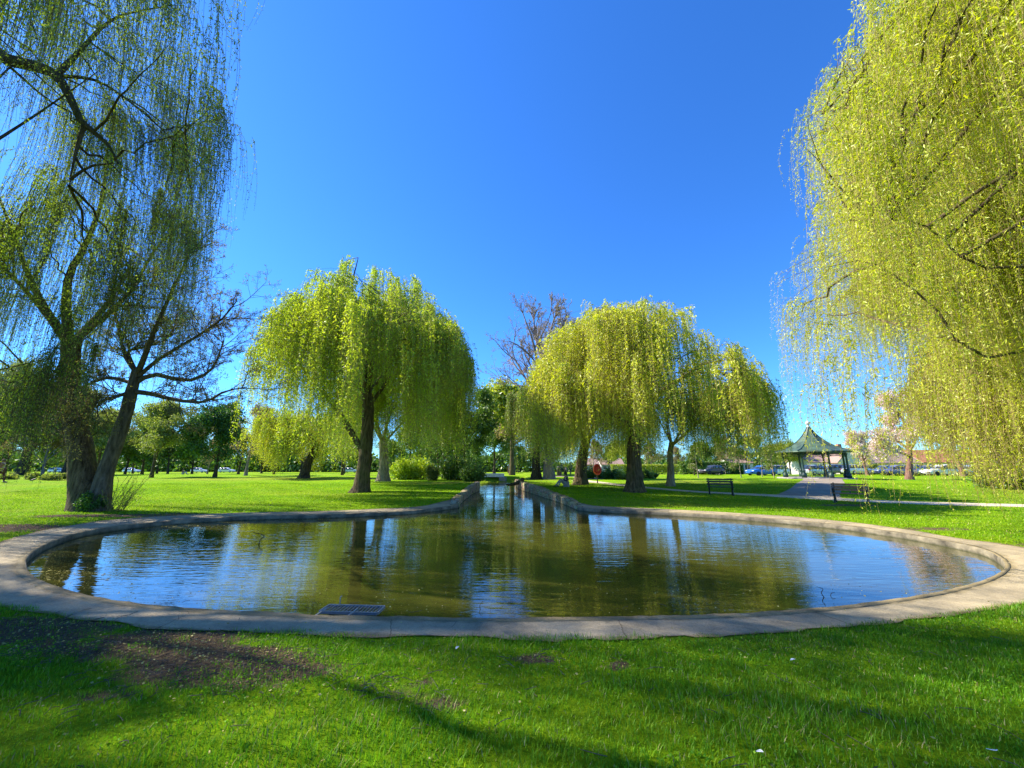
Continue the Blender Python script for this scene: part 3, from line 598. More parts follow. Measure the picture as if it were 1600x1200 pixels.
# spreading sparse alder sharing the left bank
bS = G(152, 798); D = bS[1]+.15
def spread_tree():
    rng = np.random.default_rng(3); e = empty('alder_tree', bS, label='spreading budding tree whose leaning stem forks beside the left willow trunk', cat='tree'); acc = Acc()
    st = np.array([bS-[0, 0, .15], P(163, 745, D), P(178, 700, D), P(196, 650, D), P(206, 610, D), P(214, 580, D)])-bS
    add_trunk(acc, st, .27, .17, rng, flare=.7)
    lim = [[(206, 612), (235, 615), (275, 625), (320, 628), (350, 612), (385, 605)], [(214, 585), (225, 560), (240, 520), (262, 470), (285, 420), (300, 385)], [(208, 600), (240, 585), (290, 595), (325, 582), (340, 560), (350, 530)],
           [(212, 580), (200, 550), (215, 545), (250, 535), (270, 520)], [(206, 612), (180, 620), (150, 630), (130, 645)], [(212, 582), (195, 555), (185, 510), (175, 460), (190, 400)], [(214, 590), (250, 560), (300, 530), (345, 500), (370, 470)], [(212, 600), (170, 590), (140, 600), (120, 610)]]
    Ls = []
    for j, l in enumerate(lim):
        dz = rng.normal(0, .8); L = smooth_line([P(a, b, D+dz*i/len(l))-bS for i, (a, b) in enumerate(l)], 10); Ls.append(L)
        V, F = tubes(L[None], np.linspace(.11 if j < 3 else .08, .022, 10)[None], 8, .04, rng); acc.add(V, F, 0, .5, True)
    LP = np.stack(Ls); m = 8*24; i = rng.integers(0, 8, m); t = rng.uniform(.15, 1, m); p0 = sample_line(LP[i], t); tan = nrm(sample_line(LP[i], np.minimum(t+.1, 1))-sample_line(LP[i], t-.1))
    d0 = nrm(tan*.7+nrm(rng.normal(size=(m, 3)))*.75+[0, 0, .15])
    lv = grow(rng, p0, d0, rng.uniform(.7, 1.8, m), np.full(m, .020), [(1, 0, 0, 0, 1, 1, .10, .03, 6), (6, .15, 1, .75, .55, .55, .16, .03, 5), (6, .1, 1, .75, .5, .55, .2, .02, 4), (3, .1, 1, .8, .5, .6, .2, .02, 3)])
    for k, (Q, Rr) in enumerate(lv): V, F = tubes(Q, np.maximum(Rr, .0032), 4 if k == 0 else 3); acc.add(V, F, 0, .5, True)
    link('trunk', acc.mesh('trunk', [M['twig_grey']]), e)
    Q = lv[-1][0]; n = 42000; i = rng.integers(0, len(Q), n); p = sample_line(Q[i], rng.uniform(.2, 1, n))+rng.normal(size=(n, 3))*.03
    ls = .045*rng.uniform(.6, 1.3, n); V, F = leaves(p, rng.normal(size=(n, 3)), ls, ls*.4, rng); c = Acc(); c.add(V, F, 0, rng.uniform(0, 1, n)); link('crown', c.mesh('crown', [M['bud']]), e)
spread_tree()
# ivy and suckers at the foot
def blob_plant(name, label, cat, base, sx, sy, h, n, ls, leaf, seed, stem='twig_grey', group=None):
    rng = np.random.default_rng(seed); e = empty(name, base, label=label, cat=cat, group=group); ns = max(12, int(n/260))
    a = rng.uniform(0, 6.28, ns); r = np.sqrt(rng.uniform(0, 1, ns)); b0 = np.column_stack([np.cos(a)*r*sx*.5, np.sin(a)*r*sy*.5, np.zeros(ns)-.04])
    hh = h*rng.uniform(.55, 1.0, ns)*np.sqrt(np.clip(1.05-r**2*.8, 0, 1)); T = np.column_stack([np.cos(a)*r*sx, np.sin(a)*r*sy, hh]); Q = curve_b(b0, T, rng, .15, 6)
    acc = Acc(); V, F = tubes(Q, np.linspace(.02, .006, 6)[None]*h*np.ones((ns, 1))*.6, 4); acc.add(V, F, 0, .5, True); link('stems', acc.mesh('stems', [M[stem]]), e)
    i = rng.integers(0, ns, n); t = rng.uniform(.12, 1, n); p = sample_line(Q[i], t); p += rng.normal(size=(n, 3))*min(sx, sy, h)*.17; p[:, 2] = np.abs(p[:, 2])
    l = ls*rng.uniform(.6, 1.3, n); V, F = leaves(p, rng.normal(size=(n, 3))+[0, 0, .2], l, l*.34, rng, .35)
    c = Acc(); ti = np.clip(rng.normal(.5, .2, ns), 0, 1); c.add(V, F, 0, np.clip(ti[i]+rng.normal(0, .15, n), 0, 1)); link('foliage', c.mesh('foliage', [M[leaf]]), e); return e
blob_plant('ivy', 'dark ivy clump climbing the foot of the forked left trunk', 'ivy', bA+[.42, -.5, 0], .55, .3, .7, 4500, .07, 'leaf_dark', 3)
def suckers():
    rng = np.random.default_rng(9); b = bS+np.array([.75, -.1, 0]); e = empty('sucker_shoots', b, label='thin upright shoots sprouting beside the foot of the left trunks', cat='shoots'); n = 46
    a = rng.uniform(0, 6.28, n); s = np.column_stack([np.cos(a)*.25, np.sin(a)*.2, np.full(n, -.03)]); T = s+np.column_stack([rng.uniform(-.1, .9, n), rng.normal(0, .25, n), rng.uniform(.4, 1.5, n)])
    Q = curve_b(s, T, rng, .08, 5); acc = Acc(); V, F = tubes(Q, np.linspace(.007, .003, 5)[None]*np.ones((n, 1)), 4); acc.add(V, F, 0, .5, True)
    link('stems', acc.mesh('stems', [M['twig_gold']]), e); m = 1500; i = rng.integers(0, n, m); p = sample_line(Q[i], rng.uniform(.3, 1, m)); l = .035*rng.uniform(.6, 1.3, m)
    V, F = leaves(p, rng.normal(size=(m, 3)), l, l*.3, rng); c = Acc(); c.add(V, F, 0, rng.uniform(.3, 1, m)); link('foliage', c.mesh('foliage', [M['leaf_olive']]), e)
suckers()

# bare purple tree behind the golden willow
SP_BARE = [(1, 0, 0, 0, 1, 1, .05, .03, 8), (11, .22, 1, .75, .75, .5, .10, .06, 8), (7, .15, 1, .6, .52, .5, .13, .05, 6), (6, .15, 1, .62, .5, .52, .16, .04, 5), (5, .15, 1, .65, .5, .6, .18, .03, 4), (3, .15, 1, .65, .55, .7, .2, .02, 3)]
bareT = broad_meshes(71, 17, 1.0, .40, 14000, .07, 'leaf_tan', 'twig_purple', spec=SP_BARE, clump=.02, rmin=.009)
bF = G(858, 750)
bF = at_D(858, 41)
put(bareT, bF, 'tall leafless purplish tree with a broad pale trunk behind the willows', 1.2, 1.1, 'bare_tree')
# broadleaf tree kinds (shared meshes)
K_ROUND = broad_meshes(101, 10, 1.15, .20, 26000, .26, 'leaf_green', 'bark_dark', clump=.35)
K_DARK = broad_meshes(102, 10, 1.05, .22, 26000, .28, 'leaf_dark', 'bark_dark', clump=.34)
K_OLIVE = broad_meshes(103, 10, 1.15, .19, 26000, .20, 'leaf_olive', 'bark_dark', clump=.30)
K_GREY = broad_meshes(104, 12, 1.0, .24, 26000, .20, 'leaf_grey', 'bark_dark', clump=.35)
K_LIME = broad_meshes(105, 10, 1.0, .22, 19000, .30, 'leaf_lime', 'bark', clump=.42)
K_TAN = broad_meshes(106, 10, 1.05, .18, 20000, .16, 'leaf_tan', 'twig_purple', clump=.22)
K_PINK = broad_meshes(107, 8, 1.1, .26, 30000, .16, 'blossom', 'bark_red', clump=.22, spec=[(1, 0, 0, 0, 1, 1, .06, .02, 6), (8, .4, 1, .85, .7, .55, .12, .05, 6), (7, .2, 1, .7, .55, .5, .16, .05, 5), (6, .2, 1, .7, .55, .5, .2, .03, 4), (3, .2, 1, .8, .6, .5, .2, 0, 3)])
K_SAP = broad_meshes(108, 4, .6, .045, 1500, .12, 'leaf_olive', 'bark_pale', clump=.2)
def T_(kind, px, D, scale, label, rz=0.0, group='trees across the park', name='tree', **k): return put(kind, at_D(px, D), label, scale, rz, name, group, **k)
T_(K_DARK, 336, 48, .92, 'dark green round tree with a stout trunk on the left lawn', .3)
T_(K_OLIVE, 237, 46, .88, 'pale olive tree left of the dark round one', 1.2)
T_(K_GREY, 30, 60, 1.35, 'grey-green tall tree with a thick trunk at the far left', .4)
T_(K_GREY, 41, 64, 1.2, 'grey-green tree just right of the far left thick trunk', 2.0)
T_(K_TAN, 66, 62, .9, 'brownish budding tree at the far left behind the hanging willow', 2.2)
T_(K_OLIVE, 100, 62, 1.35, 'yellowish olive tree behind the forked trunk of the left willow', 3.1)
T_(K_ROUND, 6, 78, 1.4, 'full green tree at the left margin far across the lawn', 1.1)
T_(K_OLIVE, 150, 74, 1.2, 'olive tree filling the fork of the left trunks', .9)
T_(K_ROUND, 195, 82, 1.05, 'mid green distant tree just right of the leaning stem', 2.7)
T_(K_ROUND, 262, 84, 1.0, 'mid green distant tree in the gap between olive and dark trees', 4.7)
T_(K_TAN, 384, 56, 1.0, 'tan budding tree between the dark tree and the lime willow', .5)
T_(K_OLIVE, 300, 88, 1.0, 'far olive tree behind the dark round one', 5.2)
T_(K_ROUND, 428, 88, 1.05, 'far green tree hidden behind the lime willow', .2)
T_(K_DARK, 535, 60, .85, 'dark tree glimpsed beneath the rounded willow', 2.0)
T_(K_ROUND, 640, 62, 1.0, 'green tree behind the rounded willow near the channel', 3.3)
T_(K_ROUND, 722, 45, .98, 'full green tree right beside the left channel bank', 1.5)
T_(K_ROUND, 685, 52, .85, 'smaller green tree behind the left channel shrubs', 4.0)
T_(K_LIME, 800, 60, 1.45, 'lime yellow tree at the end of the water channel', .0)
T_(K_TAN, 838, 66, 1.5, 'tall tan budding tree behind the lime yellow one', 1.9)
T_(K_ROUND, 772, 78, 1.3, 'green far tree at the head of the channel', 2.9)
T_(K_LIME, 985, 88, .8, 'yellow far tree under the golden willow', 2.9)
T_(K_DARK, 1085, 60, .42, 'dark low evergreen at the edge of the right lawn', 2.9, sz=.8)
T_(K_ROUND, 1110, 84, .78, 'green far tree above the clipped hedge', .9)
T_(K_OLIVE, 1185, 84, .8, 'olive far tree left of the bandstand above the blue car', 2.1)
T_(K_LIME, 1235, 86, .7, 'small yellow tree seen through the bandstand', 4.4)
T_(K_TAN, 1142, 80, .75, 'small tan tree standing by the pale house', 4.4)
T_(K_TAN, 928, 92, .8, 'rusty bare tree near the far brick house', 1.4)
T_(K_PINK, 1419, 40, 1.12, 'pink cherry tree in blossom with a reddish trunk on the right lawn', .7, group='blossom trees', name='cherry_tree')
T_(K_PINK, 1505, 52, 1.15, 'second pink cherry tree further right near the silver estate car', 2.7, group='blossom trees', name='cherry_tree')
T_(K_PINK, 1356, 58, .8, 'pale pink cherry tree right of the bandstand roof', 4.2, group='blossom trees', name='cherry_tree')
for px, D, l in ((1091, 44, 'thin staked sapling left of the dark bench'), (1158, 45, 'thin pale sapling between the clipped hedge and the blue car'), (1209, 46, 'thin sapling just left of the bandstand columns'), (1190, 52, 'small sapling in front of the blue car')):
    T_(K_SAP, px, D, .95, l, px*.1, 'young saplings on the right lawn', 'sapling')
T_(K_ROUND, 118, 84, 1.3, 'round green distant tree left of the forked trunk', 3.9)
T_(K_OLIVE, 222, 90, 1.3, 'tall olive distant tree behind the pale olive one', 5.9)
T_(K_ROUND, 372, 92, 1.25, 'green distant tree between the dark round tree and the tan budding tree', 1.9)
T_(K_OLIVE, 470, 95, 1.2, 'olive distant tree behind the leaning dark trunk', 2.9)
rng = np.random.default_rng(77)
for k in range(26):
    px = -80+k*68+rng.uniform(-20, 20); D = rng.uniform(105, 135)
    T_([K_ROUND, K_DARK, K_OLIVE, K_TAN][int(rng.integers(0, 4))], px, D, rng.uniform(.65, .95) if px > 700 else rng.uniform(.9, 1.25), 'distant tree in the belt along the far edge of the park', rng.uniform(0, 6), 'distant belt of trees')

# shrubs
S_ = lambda px, py: G(px, py)
blob_plant('shrub', 'dark leafy shrub overhanging the water at the left channel wall', 'shrub', at_D(738, 34), 1.0, 1.6, 1.35, 9000, .14, 'leaf_green', 21, group='shrubs along the left channel bank')
blob_plant('shrub', 'bright green shrub behind the left channel wall', 'shrub', at_D(712, 37), 1.7, 1.2, 2.4, 9000, .16, 'leaf_green', 22, group='shrubs along the left channel bank')
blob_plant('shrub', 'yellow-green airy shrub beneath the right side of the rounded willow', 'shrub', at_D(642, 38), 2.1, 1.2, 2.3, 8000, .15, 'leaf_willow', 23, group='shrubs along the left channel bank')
blob_plant('shrub', 'ivy-covered stump shrub between the airy shrub and the channel', 'shrub', at_D(676, 35), .6, .5, 1.5, 3500, .12, 'leaf_olive', 24, group='shrubs along the left channel bank')
blob_plant('shrub', 'low shrub growing on the far left bank of the channel', 'shrub', at_D(735, 41), 1.4, 1.6, 2.0, 7000, .16, 'leaf_dark', 25, group='shrubs along the left channel bank')
blob_plant('shrub', 'low dark shrub right of the life ring post', 'shrub', at_D(951, 41), 1.5, .8, 1.0, 4500, .14, 'leaf_dark', 26, group='low shrubs beyond the footpath')
blob_plant('shrub', 'low dry shrub just left of the thick dark trunk', 'shrub', at_D(972, 38), 1.0, .6, .75, 3000, .12, 'leaf_olive', 27, group='low shrubs beyond the footpath')
blob_plant('shrub', 'low dark shrub between the ridged trunk and the life ring post', 'shrub', at_D(921, 42), .7, .6, .95, 2500, .13, 'leaf_dark', 28, group='low shrubs beyond the footpath')
blob_plant('shrub', 'low olive shrub just right of the thick dark trunk', 'shrub', at_D(1014, 40), .9, .5, .8, 2500, .13, 'leaf_olive', 29, group='low shrubs beyond the footpath')
blob_plant('shrub', 'dark spreading shrub at the right margin beneath the bushy willow', 'shrub', at_D(1575, 27), 2.1, 1.3, 1.8, 9000, .15, 'leaf_dark', 30)
blob_plant('reed_bed', 'rough tussocky reed patch on the far left lawn', 'reeds', at_D(45, 38), 5.0, 1.4, .5, 7000, .16, 'leaf_olive', 31)['kind'] = 'stuff'
def hedge(label, px0, px1, D, h, th, leaf, seed, n=9000):
    a = at_D(px0, D); b = at_D(px1, D); c = (a+b)/2; Lx = (b-a)[0]; rng = np.random.default_rng(seed); e = empty('hedge', c, label=label, cat='hedge', group='clipped hedges by the car park')
    V = []; p = rng.uniform(-.5, .5, (n, 3))*[Lx, th, 1]; p[:, 2] = (p[:, 2]+.5)*h; k = rng.integers(0, 3, n)
    p[:, 1] = np.where(k == 0, -th/2+rng.normal(0, .04, n), p[:, 1]); p[:, 2] = np.where(k == 1, h+rng.normal(0, .05, n), p[:, 2]); p[:, 2] = np.maximum(p[:, 2], .03)
    l = .2*rng.uniform(.6, 1.3, n); V, F = leaves(p, rng.normal(size=(n, 3)), l, l*.35, rng); cc = Acc(); cc.add(V, F, 0, np.clip(rng.normal(.5, .25, n), 0, 1)); link('foliage', cc.mesh('foliage', [M[leaf]]), e)
    ns = max(8, int(Lx*2)); s = np.column_stack([np.linspace(-.48, .48, ns)*Lx, rng.normal(0, .1, ns), np.full(ns, -.05)]); Q = curve_b(s, s+[0, 0, h*.85], rng, .0, 4); ac = Acc(); V, F = tubes(Q, np.full((ns, 4), .03), 4); ac.add(V, F); link('stems', ac.mesh('stems', [M['bark_dark']]), e)
hedge('clipped green hedge left of the dark car', 1062, 1140, 66, 1.9, 1.2, 'leaf_green', 1)
hedge('dark clipped hedge in front of the pale house', 1141, 1158, 66, 1.7, 1.2, 'leaf_dark', 2, 4000)
hedge('long far hedge beyond the path behind the golden willow', 955, 1060, 82, 1.9, 1.5, 'leaf_lime', 3)
hedge('low hedge along the car park at the far right', 1320, 1475, 66, 1.5, .9, 'leaf_olive', 4)
print('willow leaves', NL)

# ---------------------------------------------------------------- grass blades
def blades(name, label, x0, x1, y0, y1, n, hl, wd, seed, mats, dens=None, two=True, lean=.5):
    rng = np.random.default_rng(seed); x = rng.uniform(x0, x1, n); y = rng.uniform(y0, y1, n)
    f = ray(0, 1200)[1]/800
    keep = (np.abs(x) < y*1.45+1.2)
    x, y = x[keep], y[keep]; sdn = sdist(x, y); rg = sdist(x, y, RINGPOLY)
    keep = (sdn > .2) & (rg > -.02+rng.uniform(-.03, .015, len(x))-.05*np.clip(vnoise(x*3, y*3, 8), 0, 1))
    if dens is not None: keep &= rng.uniform(0, 1, len(x)) < dens(x, y)
    for L_, wv in PATHS:
        d = np.full(len(x), 99.0)
        for q in L_: d = np.minimum(d, np.hypot(x-q[0], y-q[1]))
        keep &= d > wv
    x, y = x[keep], y[keep]; n = len(x); z = hgt(x, y); tuft = .5+.5*vnoise(x*3.1, y*3.1, 7)
    h = hl*rng.uniform(.35, 1.25, n)*(.45+.9*np.clip(tuft, 0, 1.4)); a = rng.uniform(0, 6.28, n); ln = h*rng.uniform(.1, 1, n)*lean*2
    d = np.column_stack([np.cos(a), np.sin(a), np.zeros(n)]); sv = np.column_stack([-np.sin(a), np.cos(a), np.zeros(n)])*(wd*rng.uniform(.6, 1.3, n))[:, None]/2
    b = np.column_stack([x, y, z-.005]); up = np.array([0, 0, 1.0]); h_ = h[:, None]; ln = ln[:, None]
    m = b+up*h_*.55+d*ln*.3; t = b+up*h_*.95+d*ln
    V = np.stack([b-sv, b+sv, m+sv*.8, m-sv*.8, t+sv*.12, t-sv*.12], 1).reshape(-1, 3); i = np.arange(n)[:, None]*6
    F = np.concatenate([i+[[0, 1, 2, 3]], i+[[3, 2, 4, 5]]], 0)
    patch = vnoise(x*1.3, y*1.3, 12)*.24+vnoise(x*6, y*6, 15)*.08; ti = np.clip(rng.normal(.45, .17, n)+patch, 0, 1); mi = (rng.uniform(size=n) < .05+.10*np.clip(vnoise(x*1.9, y*1.9, 33), 0, 1)).astype(int)
    me = np_mesh(name, V, F, mats, np.concatenate([mi, mi]), np.concatenate([ti, ti])); o = link(name, me); return tag(o, label, 'grass', kind='stuff')
PATHS = []
for nm in ('footpath', 'bandstand_path'):
    me = bpy.data.objects[nm].data; co = np.empty(len(me.vertices)*3, np.float32); me.vertices.foreach_get('co', co); co = co.reshape(-1, 5, 3)[:, 2, :2]
    PATHS.append((co[::1], .75 if nm == 'footpath' else 1.3))
M['blade'] = leaf_mat('grass_blade', (0.05, 0.16, 0.005), (0.15, 0.36, 0.008), (0.40, 0.57, 0.02), 0.4, .015)
M['blade_far'] = leaf_mat('grass_blade_far', (0.09, 0.21, 0.004), (0.22, 0.40, 0.006), (0.44, 0.60, 0.012), 0.4, .012)
M['straw'] = leaf_mat('straw', (0.24, 0.20, 0.06), (0.38, 0.33, 0.10), (0.50, 0.45, 0.16), 0.2, .03)
dn = lambda x, y: np.clip(1.1-.45*(vnoise(x*2.7, y*2.7, 44) < -.35), 0, 1)*1-.9*np.clip(dirtf(x, y)*1.35-.3, 0, 1)
blades('foreground_grass', 'long green grass between the camera and the pond path', -9.5, 9.5, 1.2, 6.8, 580000, .046, .0045, 1, [M['blade'], M['straw']], dn)
blades('lawn_grass', 'sunlit short grass on the lawns around the pond', -30, 30, 6.0, 30, 520000, .05, .014, 2, [M['blade_far'], M['straw']], dn, lean=.7)

# fallen twigs and leaves in the worn patches
def litter():
    rng = np.random.default_rng(5); n = 1100; x = rng.uniform(-7, 6, n*30); y = rng.uniform(2.3, 5.2, n*30); k = rng.uniform(size=n*30) < dirtf(x, y)*.6+.015; k &= (sdist(x, y, RINGPOLY) > .04) | (rng.uniform(size=len(x)) < .08); x, y = x[k][:n], y[k][:n]; n = len(x)
    a = rng.uniform(0, 6.28, n); L = rng.uniform(.02, .16, n); b = np.column_stack([x, y, hgt(x, y)+.012]); e_ = b+np.column_stack([np.cos(a)*L, np.sin(a)*L, rng.uniform(0, .03, n)]); Q = curve_b(b, e_, rng, .1, 4)
    V, F = tubes(Q, np.full((n, 4), .0022), 4); ac = Acc(); ac.add(V, F, 0, .5)
    m = 2600; x = rng.uniform(-7.5, 6, m*20); y = rng.uniform(2.3, 6, m*20); k = rng.uniform(size=m*20) < dirtf(x, y)*.5+.03; k &= (sdist(x, y, RINGPOLY) > .04) | (rng.uniform(size=len(x)) < .25); x, y = x[k][:m], y[k][:m]; m = len(x)
    l = rng.uniform(.012, .03, m); V, F = leaves(np.column_stack([x, y, hgt(x, y)+.014]), rng.normal(size=(m, 3))*[1, 1, .2], l, l*.3, rng); ac.add(V, F, 1, rng.uniform(0, 1, m))
    tag(link('leaf_litter', ac.mesh('leaf_litter', [M['twig_grey'], M['straw']])), 'dry twigs and straw scattered over the worn foreground patches', 'litter', kind='stuff')
litter()
def clover():
    rng = np.random.default_rng(15); n = 60000; x = rng.uniform(-8, 8, n); y = rng.uniform(2, 6.3, n); k = (vnoise(x*2.3, y*2.3, 51) > .35+rng.normal(0, .12, n)) & (sdist(x, y) > .3) & (sdist(x, y, RINGPOLY) > .05); x, y = x[k], y[k]; n = len(x)
    p = np.column_stack([x, y, hgt(x, y)+rng.uniform(.015, .045, n)]); l = rng.uniform(.010, .019, n); d = rng.normal(size=(n, 3))*[1, 1, .25]; V, F = leaves(p, d, l, l*.45, rng, .1)
    ac = Acc(); ac.add(V, F, 0, np.clip(rng.normal(.42, .15, n), 0, 1)); tag(link('clover', ac.mesh('clover', [M['blade']])), 'low clover patches among the foreground grass', 'clover', kind='stuff')
clover()
def scum():
    rng = np.random.default_rng(6); n = 2600; pts = []
    for (px, py, sx, sy, w_) in ((150, 870, 1.2, .5, .5), (260, 822, 2.2, .35, .8), (90, 900, .7, .4, .5), (420, 812, 2.0, .2, .35)):
        c = G(px, py, WZ); k = int(n*w_); pts.append(np.column_stack([rng.normal(c[0], sx, k), rng.normal(c[1], sy, k)]))
    p = np.vstack(pts); p = p[sdist(p[:, 0], p[:, 1]) < -.06]; n = len(p); l = rng.uniform(.008, .035, n)*rng.choice([.6, 1, 2.2], n, p=[.6, .33, .07])
    V, F = leaves(np.column_stack([p, np.full(n, WZ+.006)]), np.column_stack([rng.normal(size=(n, 2)), np.zeros(n)]), l, l*.35, rng, 0); V[:, 2] = WZ+.006
    ac = Acc(); ac.add(V, F, 0, rng.uniform(0, 1, n)); tag(link('floating_debris', ac.mesh('floating_debris', [M['straw']])), 'pale floating specks and willow catkins on the left of the pond', 'debris', kind='stuff')
scum()

# ---------------------------------------------------------------- small mesh builders
def box(x0, x1, y0, y1, z0, z1, bev=0.0):
    V = np.array([[x, y, z] for z in (z0, z1) for y in (y0, y1) for x in (x0, x1)], float); F = np.array([[0, 2, 3, 1], [4, 5, 7, 6], [0, 1, 5, 4], [2, 6, 7, 3], [0, 4, 6, 2], [1, 3, 7, 5]]); return V, F
def bar(a, b, w_, h_, up=(0, 0, 1)):
    a = np.array(a, float); b = np.array(b, float); t = nrm(b-a); s = np.cross(t, up); s = nrm(s) if np.linalg.norm(s) > 1e-6 else np.array([1., 0, 0]); u = np.cross(s, t)
    V = np.array([p+s*i*w_/2+u*j*h_/2 for p in (a, b) for j in (-1, 1) for i in (-1, 1)]); F = np.array([[0, 2, 3, 1], [4, 5, 7, 6], [0, 1, 5, 4], [2, 6, 7, 3], [0, 4, 6, 2], [1, 3, 7, 5]]); return V, F
def lathe(prof, S=20, c=(0, 0, 0)):
    pr = np.array(prof, float); a = np.arange(S)*2*math.pi/S; V = np.stack([pr[:, :1]*np.cos(a), pr[:, :1]*np.sin(a), pr[:, 1:]*np.ones(S)], -1)+np.array(c)
    i = np.arange(len(pr)*S).reshape(len(pr), S); F = np.stack([i[:-1], np.roll(i[:-1], -1, 1), np.roll(i[1:], -1, 1), i[1:]], -1).reshape(-1, 4); return V.reshape(-1, 3), F
def rod(pts, r, S=8): Q = np.array(pts, float)[None]; return tubes(Q, np.full(Q.shape[:2], r) if np.isscalar(r) else np.array(r)[None], S)
def part(name, mats, parent, *shapes, smooth=False, bevel=0.0, label=None):
    ac = Acc()
    for sh in shapes: ac.add(sh[0], sh[1], sh[2] if len(sh) > 2 else 0, .5, smooth)
    o = link(name, ac.mesh(name, mats if isinstance(mats, list) else [mats]), parent)
    if bevel:
        md = o.modifiers.new('bevel', 'BEVEL'); md.width = bevel; md.segments = 2; md.limit_method = 'ANGLE'
    if label: o['label'] = label
    return o
M['iron_green'] = simple('iron_green', (0.02, 0.055, 0.045), .45, 0, .2, 5, .2)
M['iron_black'] = simple('iron_black', (0.022, 0.022, 0.024), .45, 0, .2, 5, .2)
M['bench_dark'] = simple('bench_dark', (0.035, 0.05, 0.045), .5, 0, .2, 12, .3)
M['bench_wood'] = simple('bench_wood', (0.36, 0.17, 0.09), .55, 0, .25, 12, .3)
M['copper_green'] = simple('roof_green', (0.065, 0.11, 0.065), .5, 0, .3, 1.5, .3)
M['finial'] = simple('finial_white', (0.62, 0.58, 0.55), .5)
M['floor_stone'] = simple('floor_stone', (0.32, 0.29, 0.26), .8)
M['galv'] = simple('galvanised', (0.30, 0.31, 0.31), .5, .5, .1, 10)
M['glass'] = simple('car_glass', (0.03, 0.04, 0.05), .05, 0, .05)
M['tyre'] = simple('tyre', (0.02, 0.02, 0.02), .85)
M['rim'] = simple('alloy', (0.5, 0.5, 0.52), .3, .8, .05)
M['red'] = simple('red_paint', (0.62, 0.045, 0.02), .4)
M['white'] = simple('white_paint', (0.78, 0.77, 0.74), .5)
M['render'] = simple('house_render', (0.66, 0.58, 0.47), .9, 0, .06, 2)
M['render2'] = simple('house_render_white', (0.76, 0.73, 0.68), .9, 0, .06, 2)
M['brick'] = simple('house_brick', (0.38, 0.15, 0.09), .9, 0, .15, 8)
M['tile'] = simple('roof_tile', (0.34, 0.22, 0.18), .85, 0, .2, 9, .4)
M['tile_red'] = simple('roof_tile_red', (0.42, 0.15, 0.08), .85, 0, .2, 9, .4)
M['pane'] = simple('window_pane', (0.06, 0.07, 0.09), .08)
M['skin'] = simple('skin', (0.50, 0.30, 0.21), .6, 0, .05)
M['wood_old'] = simple('old_wood', (0.12, 0.09, 0.065), .9, 0, .3, 9, .6)
M['lamp_red'] = simple('rear_light', (0.45, 0.02, 0.02), .2)
M['lamp_clear'] = simple('head_light', (0.7, 0.7, 0.7), .1)
M['plate'] = simple('blank_plate', (0.6, 0.5, 0.1), .5)
def cloth(name, c): return simple(name, c, .85, 0, .1, 8)

